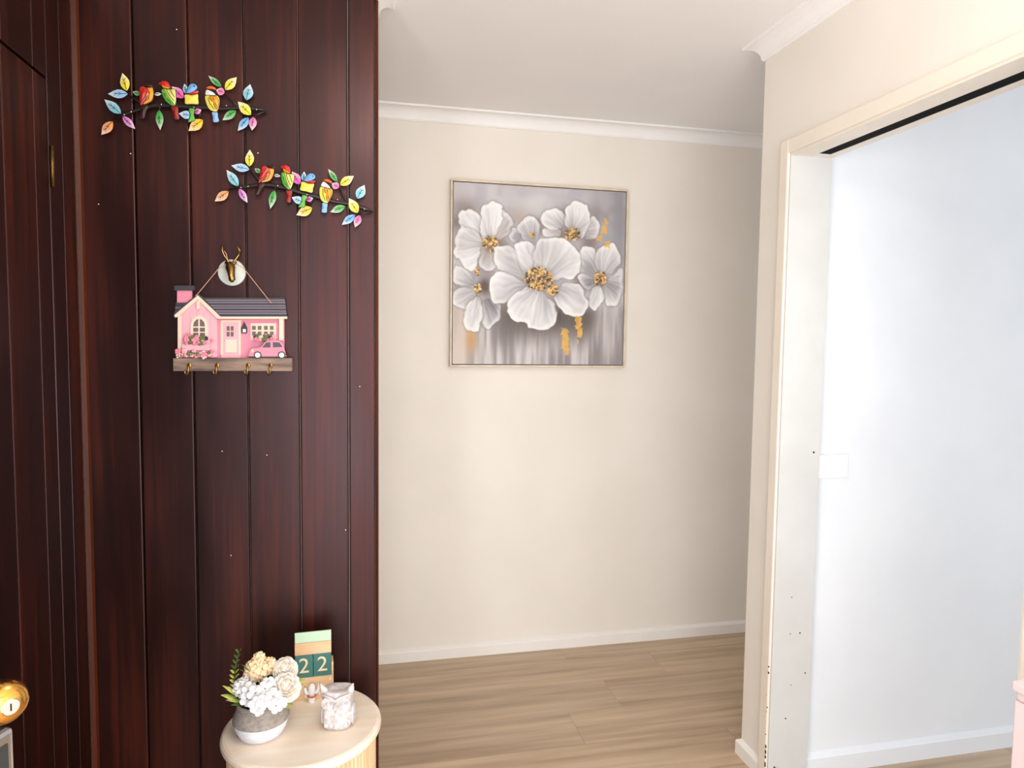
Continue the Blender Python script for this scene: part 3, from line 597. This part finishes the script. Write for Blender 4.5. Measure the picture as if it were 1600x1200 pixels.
for i in range(4):
    a = i/4; b = (i+1)/4; ya = 494+104*a; yb = 494+104*b-4
    hs('roof_slat', [(118-10*a, ya), (238-118*a, ya), (238-118*b, yb), (118-10*b, yb)], .020+.001*i, .018, 'slate' if i % 2 else 'slate_dark')
hs('roof_edge', [(285, 425), (275, 440), (106, 588), (104, 572)], .024, .022, 'slate_dark'); hs('roof_edge', [(285, 425), (325, 455), (462, 592), (440, 592), (290, 440)], .024, .022, 'slate_dark')
hs('barge_board', [(283, 438), (106, 588), (112, 605), (136, 600), (284, 470)], .0275, .008, 'cream'); hs('barge_board', [(283, 438), (454, 598), (454, 614), (428, 612), (284, 470)], .0275, .008, 'cream')
hr('fascia', 440, 598, 952, 615, .0285, .016, 'cream'); hr('finial', 274, 478, 298, 542, .029, .006, 'cream')
hr('porch_post', 893, 614, 926, 776, .026, .012, 'cream')
dd = hr('door', 455, 625, 605, 888, .018, .005, 'cream'); hr('door_leaf', 474, 642, 590, 882, .0192, .0015, 'pink_light', dd)
for a in (500, 530):
    for b in (670, 713): hr('pane', a, b, a+22, b+34, .0199, .001, 'pane_dark', dd)
hr('door_panel', 490, 770, 575, 866, .0198, .001, 'cream', dd)
MB().ball((*hp(482, 778, YW-.021)[:1], YW-.021, hp(482, 778, YW-.021)[1]), .0012, 6, 4).build('knob', 'aged_brass', dd, off=KL)
hr('doorstep', 458, 886, 606, 908, .022, .018, 'pink_light')
la = hs('lantern', [(608, 686), (654, 686), (652, 724), (611, 724)], .018, .005, 'slate_dark'); hs('roof', [(631, 636), (656, 688), (606, 688)], .0185, .005, 'slate_dark', la); hr('glass', 621, 692, 643, 716, .0188, .001, 'hub_white', la)
wr = hr('window', 680, 648, 870, 772, .0175, .005, 'cream')
for a in (690, 733, 780, 824):
    for b in (668, 710): hr('pane', a, b, a+28, b+30, .0182, .001, 'pane_dark', wr)
arch = [(228, 775), (228, 660), (240, 620), (266, 598), (293, 590), (320, 598), (346, 620), (358, 660), (358, 775)]
wa = hs('arched_window', arch, .0255, .005, 'cream')
for pts in ([(249, 668), (256, 640), (272, 622), (287, 616), (287, 672), (249, 672)], [(337, 668), (330, 640), (314, 622), (299, 616), (299, 672), (337, 672)]): hs('pane', pts, .0262, .001, 'pane_dark', wa)
for a in (249, 299): hr('pane', a, 682, a+38, 712, .0262, .001, 'pane_dark', wa); hr('pane', a, 720, a+38, 745, .0262, .001, 'pane_dark', wa)
hr('flower_box', 165, 806, 376, 850, .032, .010, 'pink_light'); hr('flower_box', 690, 762, 860, 780, .024, .008, 'pink_light')
rf = random.Random(5)
def posy(name, x0, x1, y0, y1, n, front, cols, r=(9, 17)):
    for i in range(n):
        x = rf.uniform(x0, x1); y = rf.uniform(y0, y1); rr = rf.uniform(*r)/4.8/545; c = hp(x, y, YW-front)
        mb = MB()
        for k in range(5): a = 6.283*k/5+rf.random(); mb.ball((c[0]+rr*.55*math.cos(a), YW-front+rf.uniform(-.001, .001), c[1]+rr*.55*math.sin(a)), rr*.6, 6, 4, (1, .6, 1))
        mm = rf.choice(cols); mb.build('tiny_leaves' if mm == 'leafgreen' else name, mm, t, smooth=True, off=KL)
posy('blossom', 190, 405, 744, 802, 24, .034, ['rose', 'pink', 'leafgreen', 'rose', 'leafgreen', 'slate_dark'], (10, 19))
posy('blossom', 125, 425, 856, 900, 30, .034, ['rose', 'pink_light', 'leafgreen', 'cream', 'rose', 'leafgreen'], (11, 20))
posy('blossom', 715, 865, 738, 772, 14, .027, ['rose', 'leafgreen', 'pink_light', 'leafgreen', 'slate_dark'], (9, 15))
car = hs('toy_car', [(666, 886), (672, 852), (700, 836), (755, 828), (786, 790), (830, 777), (890, 778), (920, 800), (934, 850), (942, 886), (930, 897), (680, 897)], .034, .014, 'pink', sp=3, bevel=.001)
car['label'] = 'pink car cut-out with grey windows'
hr('sill', 668, 882, 946, 908, .0335, .012, 'slate_dark', car); hs('car_window', [(766, 830), (797, 793), (828, 790), (828, 830)], .0347, .001, 'slate', car); hs('car_window', [(846, 790), (894, 792), (919, 826), (847, 830)], .0347, .001, 'slate', car)
for x in (733, 913):
    c = hp(x, 887, YW-.036)
    for nm, r, fr, mm in (('tyre', 25, .0375, 'slate_dark'), ('hub', 18, .0382, 'hub_white'), ('hub_cap', 6, .0388, 'silver')):
        MB().slab([(c[0]+r/4.8/545*math.cos(a*.3927), c[1]+r/4.8/545*math.sin(a*.3927)) for a in range(16)], YW-fr, YW-.030).build(nm, mm, car, off=KL)
c = hp(690, 856, YW-.035); MB().ball((c[0], YW-.034, c[1]), .004, 8, 5, (.8, .5, 1.3)).build('headlamp', 'cream', car, smooth=True, off=KL)
for x in (222, 432, 663, 832):
    c = hp(x, 965, YW-.036); k_ = .0021
    o = MB().ball((c[0], YW-.037, c[1]), .0062, 10, 6, (1, .5, 1.1)).build('hook', 'aged_brass', t, smooth=True, off=KL); o['label'] = 'small brass cup hook'
    MB().tube([(c[0], YW-.040, c[1]), (c[0]-.001, YW-.046, c[1]-.004), (c[0]-.001, YW-.049, c[1]-.014), (c[0]-.001, YW-.053, c[1]-.022), (c[0]-.0025, YW-.060, c[1]-.024), (c[0]-.004, YW-.066, c[1]-.020), (c[0]-.005, YW-.068, c[1]-.014)],
              [.0026, .0024, .0022, .0021, .002, .002, .0026], 8).build('hook_arm', 'aged_brass', o, smooth=True, off=KL)
# deer head wall hook
def dp(x, y, dy): p = at(250+x/4.8, 370+y/4.8, YW-dy); return Vector((p.x, YW-dy, p.z))
pc = dp(537, 268, .006); DL = Vector((pc.x, YW, pc.z))
d_ = thing('deer_hook', DL, 'brass deer head hook on a round pale plate above the key rack', 'wall hook')
pl = MB().lathe([(.0, -.001), (.033, 0), (.0352, .002), (.034, .006), (.0, .008)], n=36, cap=False).build('plate', 'shell_plate', d_, smooth=False); pl.rotation_euler = (P2, 0, 0)
hd = MB().tube([dp(530, 205, .012), dp(528, 215, .024), dp(528, 235, .034), dp(533, 265, .044), dp(538, 300, .050), dp(540, 326, .052), dp(541, 335, .050)], [.007, .0115, .0125, .0095, .0086, .0088, .005], 12).build('head', 'aged_brass', d_, smooth=True, off=DL)
MB().tube([dp(530, 230, .006), dp(530, 245, .030)], [.012, .009], 12).build('neck', 'aged_brass', hd, smooth=True, off=DL)
for s_ in (-1, 1): MB().tube([dp(530+s_*12, 205, .026), dp(530+s_*30, 192, .022), dp(530+s_*46, 196, .018)], [.004, .0062, .001], 8, .6).build('ear', 'aged_brass', hd, smooth=True, off=DL)
MB().tube([dp(524, 205, .026), dp(508, 178, .026), dp(482, 140, .026), dp(466, 105, .028), dp(465, 70, .030)], [.003, .0031, .003, .0028, .0018], 8).build('antler', 'aged_brass', d_, smooth=True, off=DL)
MB().tube([dp(540, 205, .026), dp(560, 176, .026), dp(588, 135, .026), dp(600, 105, .028), dp(582, 70, .030)], [.003, .0031, .003, .0028, .0018], 8).build('antler', 'aged_brass', d_, smooth=True, off=DL)
# cord of the rack, looped over the deer's neck
MB().tube([dp(272, 440, .029), dp(356, 340, .022), dp(440, 238, .017), dp(500, 205, .018), dp(528, 196, .020), dp(575, 206, .018), dp(622, 230, .017), dp(727, 362, .026), dp(832, 494, .032)], .0011, 6).build('cord', 'cord', t, off=KL)
MB().tube([dp(528, 196, .022), dp(505, 165, .028), dp(496, 125, .029), dp(482, 108, .027), dp(474, 118, .025), dp(495, 160, .023), dp(520, 190, .021)], .0011, 6).build('cord_loop', 'cord', t, off=KL)
for x, y in ((272, 440), (832, 494)): p = dp(x, y, .031); MB().ball(p, .0022, 8, 5).build('cord_knot', 'cord', t, off=KL)

# ------------------------------------------------------------------ side table
TC = Vector((-.1466, 1.752, 0)); TR_, TH = .196, .45
t = thing('side_table', TC, 'small round pale wood side table with a fluted drum base', 'table')
prof = [(0, .424), (.184, .424), (.190, .426), (.1945, .431), (.196, .437), (.1945, .443), (.190, .448), (.184, .45), (0, .45)]
MB().lathe(prof, n=72, cap=False).build('table_top', 'table_top', t, smooth=False)
NR = 90; vs = []; R0 = .178
mb = MB(); outl = []
for i in range(NR*6):
    a = 2*math.pi*i/(NR*6); r = R0+.004*abs(math.sin(a*NR/2)); outl.append((r*math.cos(a), r*math.sin(a)))
n = len(outl); mb.add([(x, y, .02) for x, y in outl]+[(x, y, .424) for x, y in outl], [(i, (i+1) % n, (i+1) % n+n, i+n) for i in range(n)]+[tuple(range(n-1, -1, -1))])
mb.build('fluted_drum', 'table_side', t)
MB().lathe([(.165, 0), (.165, .02)], n=48).build('plinth', 'table_side', t)
TZ = TH

# perpetual calendar of wooden blocks
CL = Vector((-.130, 1.888, TZ)); crz = math.radians(3.5)
t = thing('calendar_stand', CL, 'pale wooden calendar stand with a white cactus ornament on its front', 'calendar', rz=crz)
box('tray', (-.053, -.026, 0), (.053, .026, .012), 'light_wood', t, bevel=.001); box('front_rail', (-.053, -.026, .012), (.053, -.020, .062), 'light_wood', t, bevel=.001); box('back_rail', (-.053, .020, .012), (.053, .026, .088), 'light_wood', t, bevel=.001)
box('side_cheek', (.0475, -.020, .012), (.053, .020, .096), 'light_wood', t, bevel=.001); box('filler', (-.0475, -.0195, .012), (.0470, .0195, .061), 'light_wood', t)
cx = -.004
og = MB().lathe([(.0, 0), (.0085, 0), (.0085, .0013), (.011, .015), (.0, .015)], (cx, -.036, 0), 16, cap=False).build('ornament_pot', 'ornament_white', t)
MB().lathe([(.0112, .014), (.0116, .018), (.0, .018)], (cx, -.036, 0), 16, cap=False).build('pot_rim', 'ornament_red', og)
cc = MB().tube([(cx, -.036, .016), (cx, -.036, .03), (cx, -.036, .044), (cx, -.036, .050)], [.0085, .0098, .0085, .003], 12).build('cactus', 'ornament_white', t, smooth=True)
for s_ in (-1, 1): MB().tube([(cx+s_*.006, -.036, .022), (cx+s_*.015, -.036, .026), (cx+s_*.0175, -.036, .036), (cx+s_*.018, -.036, .044+.004*s_)], [.004, .0046, .0044, .002], 10).build('cactus_arm', 'ornament_white', cc, smooth=True)
for x, z in ((.043, .052), (-.020, .012), (.016, .014)): MB().ball((x, -.026, z), .0036, 8, 5, (.8, .6, 1.4)).build('ornament_bead', 'ornament_white', t, smooth=True)
def cal_pt(x, y, z): return CL+Vector((x*math.cos(crz)-y*math.sin(crz), x*math.sin(crz)+y*math.cos(crz), z))
for i, s_ in enumerate((-1, 1)):
    bx = s_*.0238
    o = thing('number_block', cal_pt(bx, 0, .0622), ['teal wooden calendar block numbered 2, partly behind the flowers', 'teal wooden calendar block numbered 2, beside the stand\'s side cheek'][i], 'calendar block', 'number blocks in the calendar', crz)
    box('cube', (-.0233, -.0235, 0), (.0233, .0185, .062), 'teal', o, bevel=.0012)
    fc = bpy.data.curves.new('numeral', 'FONT'); fc.body = '2'; fc.size = .058; fc.align_x = 'CENTER'; fc.align_y = 'CENTER'; fc.extrude = .0004
    tmp = bpy.data.objects.new('tmp', fc); C.objects.link(tmp); bpy.context.view_layer.update()
    me = bpy.data.meshes.new_from_object(tmp.evaluated_get(bpy.context.evaluated_depsgraph_get())); bpy.data.objects.remove(tmp)
    me.materials.clear(); me.materials.append(M['numeral_cream']); me.name = 'numeral'
    n_ = bpy.data.objects.new('numeral', me); C.objects.link(n_); n_.parent = o; n_.location = (0, -.0238, .031); n_.rotation_euler = (P2, 0, 0); n_['label'] = 'cream number 2'
o = thing('month_block', cal_pt(0, 0, .1245), 'flat wooden calendar block with mint and peach stripes above the numbers', 'calendar block', None, crz)
box('lower_stripe', (-.0475, -.0235, 0), (.0475, -.0165, .026), 'light_wood', o, bevel=.0008); box('peach_line', (-.0475, -.0235, .0262), (.0475, -.0165, .033), 'peach_stripe', o, bevel=.0005); box('mint_stripe', (-.0475, -.0235, .0332), (.0475, -.0165, .062), 'mint', o, bevel=.002)

# carved owl
OL = Vector((-.058, 1.722, TZ))
t = thing('owl_figurine', OL, 'whitewashed carved owl standing on the side table', 'figurine', None, math.radians(-10))
t.scale = (.97, .97, .92)
vs = []; fs = []; n = 28
lev = [(0, .028, .026), (.004, .034, .031), (.015, .040, .036), (.032, .0425, .0385), (.048, .041, .037), (.058, .0395, .0355), (.066, .041, .036), (.08, .042, .0365), (.095, .0415, .036), (.104, .040, .034), (.107, .034, .028), (.104, .02, .016), (.102, 0.001, .001)]
for z, a, b in lev:
    for k in range(n):
        q = 2*math.pi*k/n; e = .62; x = abs(math.cos(q))**e*math.copysign(1, math.cos(q)); y = abs(math.sin(q))**e*math.copysign(1, math.sin(q)); vs.append((a*x*.93, b*y*.93, z))
for j in range(len(lev)-1):
    for k in range(n): fs.append((j*n+k, j*n+(k+1) % n, (j+1)*n+(k+1) % n, (j+1)*n+k))
fs.append(tuple(range(n-1, -1, -1)))
MB().add(vs, fs).build('body', 'owl_wash', t, smooth=True)
for s_ in (-1, 1):
    MB().tube([(s_*.029, -.012, .094), (s_*.035, -.014, .110), (s_*.042, -.017, .128)], [.012, .009, .001], 8).build('ear', 'owl_wash', t, smooth=True)
    cxe, cze = s_*.0185, .080
    e_ = MB().lathe([(0, 0), (.0175, 0), (.0185, .0015), (.0165, .003), (0, .002)], n=24, cap=False).build('eye_disc', 'owl_wash', t, smooth=False); e_.location = (cxe, -.0335, cze); e_.rotation_euler = (P2, 0, 0)
    for k in range(18):
        a = 6.283*k/18; MB().tube([(math.cos(a)*.0065, math.sin(a)*.0065, .0026), (math.cos(a)*.016, math.sin(a)*.016, .0036)], [.0010, .0016], 5).build('eye_ray', 'owl_wash', e_)
    MB().ball((0, 0, .002), .0055, 12, 6, (1, 1, .6)).build('pupil', 'owl_wash', e_, smooth=True)
    wg = MB().ball((s_*.0385, .002, .034), .028, 14, 8, (.2, .85, 1.05)).build('wing', 'owl_wash', t, smooth=True)
MB().tube([(0, -.033, .082), (0, -.040, .070), (0, -.037, .056)], [.005, .0062, .001], 8).build('beak', 'owl_wash', t, smooth=True)
MB().tube([(-.034, -.031, .104), (-.015, -.037, .099), (0, -.040, .090), (.015, -.037, .099), (.034, -.031, .104)], [.003, .004, .0048, .004, .003], 8).build('brow', 'owl_wash', t, smooth=True)
for r_ in range(3):
    for k in range(-2, 3):
        MB().ball((k*.0125+(.006 if r_ % 2 else 0), -.0345+abs(k)*.0022, .016+r_*.013), .0066, 8, 5, (1, .4, 1)).build('breast_feather', 'owl_wash', t, smooth=True)

# pot of artificial flowers
PL = Vector((-.243, 1.722, TZ))
t = thing('flower_pot', PL, 'two-tone grey and white pot of artificial white and peach flowers', 'plant')
MB().lathe([(0, 0), (.046, 0), (.051, .003), (.060, .020), (.0665, .040), (.0660, .041)], n=40, cap=False).build('pot_base', 'pot_white', t, smooth=True)
MB().lathe([(.0662, .0405), (.0668, .044), (.0655, .052), (.060, .066), (.0565, .078), (.0560, .090), (.0535, .090), (.0535, .080), (0, .078)], n=40, cap=False).build('pot_collar', 'pot_grey', t, smooth=True)
MB().lathe([(.053, .079), (.03, .083), (0, .085)], n=24, cap=False).build('moss', 'soil', t, smooth=True)
rf = random.Random(11)
def petalgeo(mb, c, n_, up, L, wd, curl):             # one rounded petal from c along unit n_, bending towards up
    side = n_.cross(up).normalized(); vs = []
    for i, (a, b) in enumerate(((0, .18), (.3, .7), (.62, 1), (.88, .78), (1, .32))):
        for s_ in (-1, 0, 1): vs.append(c+n_*(a*L)+side*(s_*b*wd*.5)+up*(curl*L*a*a+(.06*L if s_ == 0 else 0)*-1))
    fs = [(i*3+j, i*3+j+1, i*3+j+4, i*3+j+3) for i in range(4) for j in range(2)]
    mb.add(vs, fs)
def blossom(px, py, Y, r, material='petal_white', np_=5, name='blossom', aim=None):
    c = at(px, py, Y)-PL; ax = (aim or Vector((c.x*4, -.8+(c.y)*3, .55))).normalized(); a = ax.orthogonal().normalized(); b = ax.cross(a); mb = MB(); ph = rf.random()*6
    for k in range(np_):
        q = ph+6.283*k/np_; petalgeo(mb, c, (a*math.cos(q)+b*math.sin(q)), ax, r, r*.95, .22)
    o = mb.build(name, material, t, smooth=True); sm_ = o.modifiers.new('thick', 'SOLIDIFY'); sm_.thickness = .0008
    MB().ball(c+ax*.001, r*.1, 8, 5).build('flower_eye', 'floret_eye', o, smooth=True)
def cluster(px, py, Y, rad, n_, pr, material, name, sc=(1, 1, 1)):   # ball of many small florets
    c = at(px, py, Y)-PL; mb = MB()
    for i in range(n_):
        z = 1-2*(i+.5)/n_; q = i*2.39996; s_ = math.sqrt(1-z*z); ax = Vector((s_*math.cos(q), s_*math.sin(q), z)); p = c+Vector((ax.x*sc[0], ax.y*sc[1], ax.z*sc[2]))*rad*rf.uniform(.85, 1.08)
        a = ax.orthogonal().normalized(); b = ax.cross(a); ph = rf.random()*6
        for k in range(4): w_ = ph+1.5708*k; petalgeo(mb, p, a*math.cos(w_)+b*math.sin(w_), ax, pr, pr*1.0, .5)
    o = mb.build(name, material, t, smooth=True); MB().ball(c, rad*.86, 14, 9, sc).build('core', material, o, smooth=True)
def pompom(px, py, Y, rad, material, name, rows=6):
    c = at(px, py, Y)-PL; ax = Vector((.1, -.75, .6)).normalized(); a = ax.orthogonal().normalized(); b = ax.cross(a); mb = MB()
    for j in range(rows):
        th = .25+1.45*j/(rows-1); nn = 4+j*2
        for k in range(nn):
            q = 6.283*(k+.5*(j % 2))/nn+rf.uniform(-.12, .12); ra = a*math.cos(q)+b*math.sin(q); d = ax*math.cos(th)+ra*math.sin(th); tang = ax*math.sin(th)-ra*math.cos(th)
            petalgeo(mb, c+d*rad*.30-tang*rad*.05, (d*.95-tang*.25).normalized(), tang, rad*rf.uniform(.62, .78), rad*(.50+.05*j), .30)
    o = mb.build(name, material, t, smooth=True); sd = o.modifiers.new('thick', 'SOLIDIFY'); sd.thickness = .0007
    MB().ball(c, rad*.48, 12, 8).build('core', material, o, smooth=True)
cluster(402, 1047, 1.735, .026, 70, .0085, 'petal_peach', 'hydrangea_head', (1.1, .9, .95)); cluster(420, 1040, 1.750, .017, 40, .008, 'petal_peach', 'hydrangea_head'); cluster(405, 1029, 1.745, .012, 24, .0075, 'petal_peach', 'hydrangea_head'); cluster(392, 1058, 1.73, .015, 30, .0075, 'petal_cream', 'hydrangea_head')
pompom(446, 1046, 1.735, .031, 'petal_cream', 'rose_bloom'); pompom(447, 1074, 1.700, .036, 'petal_cream', 'pompom_bloom', 7)
cluster(380, 1074, 1.705, .018, 34, .0095, 'petal_white', 'hydrangea_head')
for px, py, Y, r in ((399, 1083, 1.668, .019), (414, 1076, 1.675, .018), (427, 1088, 1.662, .019), (386, 1092, 1.672, .017), (412, 1097, 1.652, .018), (400, 1101, 1.650, .018), (431, 1103, 1.650, .017), (404, 1110, 1.645, .013), (420, 1068, 1.685, .016), (390, 1077, 1.682, .017), (440, 1098, 1.660, .014)):
    blossom(px, py, Y, r)
def leaf(p, q, wd, material, name='leaf', bend=.25):
    p = Vector(p)-PL; q = Vector(q)-PL; d = q-p; L = d.length; d.normalize(); up = Vector((0, -.5, 1)).normalized(); side = d.cross(up)
    if side.length < .1: side = d.cross(Vector((0, 1, 0)))
    side.normalize(); up = side.cross(d); vs = []
    for a, b in ((0, .1), (.2, .7), (.45, 1), (.7, .75), (.9, .3), (1, .02)):
        for s_ in (-1, 0, 1): vs.append(p+d*(a*L)+side*(s_*b*wd*.5)+up*(bend*L*a*(1-a)-(.12*wd if s_ == 0 else 0)))
    o = MB().add(vs, [(i*3+j, i*3+j+1, i*3+j+4, i*3+j+3) for i in range(5) for j in range(2)]).build(name, material, t, smooth=True)
    s_ = o.modifiers.new('thick', 'SOLIDIFY'); s_.thickness = .0006
# upright sprig at the left
sp = [at(370, 1082, 1.72), at(366, 1062, 1.725), at(368, 1042, 1.725), at(373, 1020, 1.725)]
MB().tube([p-PL for p in sp], [.0016, .0014, .0012, .0008], 6).build('stem', 'leaf_dark', t, smooth=True)
for i in range(9):
    f_ = i/8; k = min(2, int(f_*3)); g_ = f_*3-k; b = sp[k].lerp(sp[k+1], g_)
    for s_ in (-1, 1): leaf(b, b+Vector((s_*(.013-.006*f_), -.006, .012)), .009, 'leaf_lime' if i < 5 else 'leaf_dark')
for a, b, wd, mm in (((375, 1090), (347, 1071), .012, 'leaf_lime'), ((372, 1094), (345, 1086), .015, 'leaf_lime'), ((378, 1096), (353, 1094), .012, 'leaf_lime'), ((386, 1100), (360, 1102), .010, 'leaf_dark'), ((392, 1105), (366, 1098), .014, 'leaf_dark'),
                     ((395, 1107), (380, 1099), .014, 'leaf_dark'), ((438, 1098), (458, 1101), .014, 'leaf_lime'), ((438, 1099), (453, 1107), .010, 'leaf_lime'), ((455, 1068), (478, 1062), .010, 'leaf_lime'), ((456, 1076), (472, 1080), .012, 'leaf_lime'),
                     ((455, 1062), (471, 1055), .008, 'leaf_dark'), ((458, 1072), (475, 1070), .010, 'leaf_lime'), ((390, 1050), (377, 1038), .004, 'leaf_dark'), ((384, 1052), (374, 1046), .003, 'leaf_dark'), ((384, 1046), (385, 1033), .003, 'leaf_dark'), ((364, 1080), (352, 1074), .012, 'leaf_lime')):
    leaf(at(*a, 1.71), at(*b, 1.70), wd, mm)

# ------------------------------------------------------------------ open timber door beside the camera, with its knob and lock
k0 = ray(4, 1096); KP = Vector((0, 0, H))+k0*.80                   # knob centre
dirv = Vector((.37, .93)).normalized(); nv = Vector((dirv.y, -dirv.x)); hv = Vector((KP.x, KP.y))-nv*.05-dirv*.70
ang = math.atan2(dirv.y, dirv.x)
# leaf frame: local x along the leaf, local -y towards the room
o = bpy.data.objects.new('door_2', None); C.objects.link(o); o['kind'] = 'structure'; o['label'] = 'dark timber door standing open at the left edge, brass knob and silver lock'; o.location = (hv.x, hv.y, 0); o.rotation_euler = (0, 0, ang)
kl = Vector(((KP.x-hv.x)*dirv.x+(KP.y-hv.y)*dirv.y, -((KP.x-hv.x)*nv.x+(KP.y-hv.y)*nv.y), KP.z))   # knob in leaf coordinates (y negative = into the room)
ys = kl.y+.050
LW = kl.x+.046
box('leaf', (0, ys, .01), (LW, ys+.036, 2.0), 'dark_timber', o, bevel=.002)
def knobmesh(prof, n=28): return MB().lathe(prof, n=n, cap=False)
kn = bpy.data.objects.new('knob', None); 
kb = MB()
prof = [(0, .026), (.010, .026), (.019, .0235), (.026, .0175), (.0295, .008), (.0305, 0), (.0295, -.006), (.027, -.008), (.0272, -.0095), (.024, -.014), (.015, -.020), (.011, -.026), (.010, -.056), (.017, -.057), (.018, -.059), (0, -.0595)]
ko = kb.lathe(prof, n=28, cap=False).build('knob', 'brass', o, smooth=True); ko['label'] = 'polished brass door knob'
ko.location = kl; ko.rotation_euler = (P2, 0, math.radians(-24)); ko.scale = (.84, .84, .84)
cyl = MB().lathe([(0, .0272), (.0105, .0272), (.0115, .0262), (.0115, .024)], n=24, cap=False).build('key_cylinder', 'silver', ko, smooth=False)
box('keyhole', (-.0008, -.005, .0270), (.0008, .005, .0276), 'black_track', ko)
l0 = Vector((0, 0, H))+ray(-16, 1176)*.80
ll = Vector(((l0.x-hv.x)*dirv.x+(l0.y-hv.y)*dirv.y, -((l0.x-hv.x)*nv.x+(l0.y-hv.y)*nv.y), l0.z))
lk = MB().box((ll.x-.03, ll.y-.012, ll.z-.06), (ll.x+.022, ys, ll.z+.022)).build('lock_case', 'silver', o, bevel=.006)
MB().box((ll.x-.018, ll.y-.0135, ll.z-.045), (ll.x+.012, ll.y-.010, ll.z+.006)).build('lock_panel', 'dark_glass', lk, bevel=.001)

# ------------------------------------------------------------------ pink cabinet at the right edge
t = thing('low_cabinet', (1.17, .62, 0), 'pale pink low cabinet at the right edge beside the doorway', 'cabinet')
L0 = Vector((1.17, .62, 0)); cy1 = .912; cx0 = 1.082; ct = .862
box('body', (cx0+.006, .36, .02), (1.27, cy1+.001, ct-.018), 'cabinet_pink', t, bevel=.003, off=L0)
box('top_slab', (cx0-.002, .352, ct-.017), (1.27, cy1+.005, ct), 'cabinet_pink', t, bevel=.004, off=L0)
for i in range(2):
    z0 = .06+i*.39; f = box('drop_front', (cx0, .366, z0), (cx0+.0055, cy1-.002, z0+.38), 'cabinet_pink', t, bevel=.002, off=L0)
    MB().ball((cx0-.006, .60, z0+.34), .011, 12, 8).build('knob', 'silver', f, smooth=True, off=L0)
box('plinth', (cx0+.02, .37, 0), (1.27, cy1-.015, .02), 'cabinet_pink', t, off=L0)
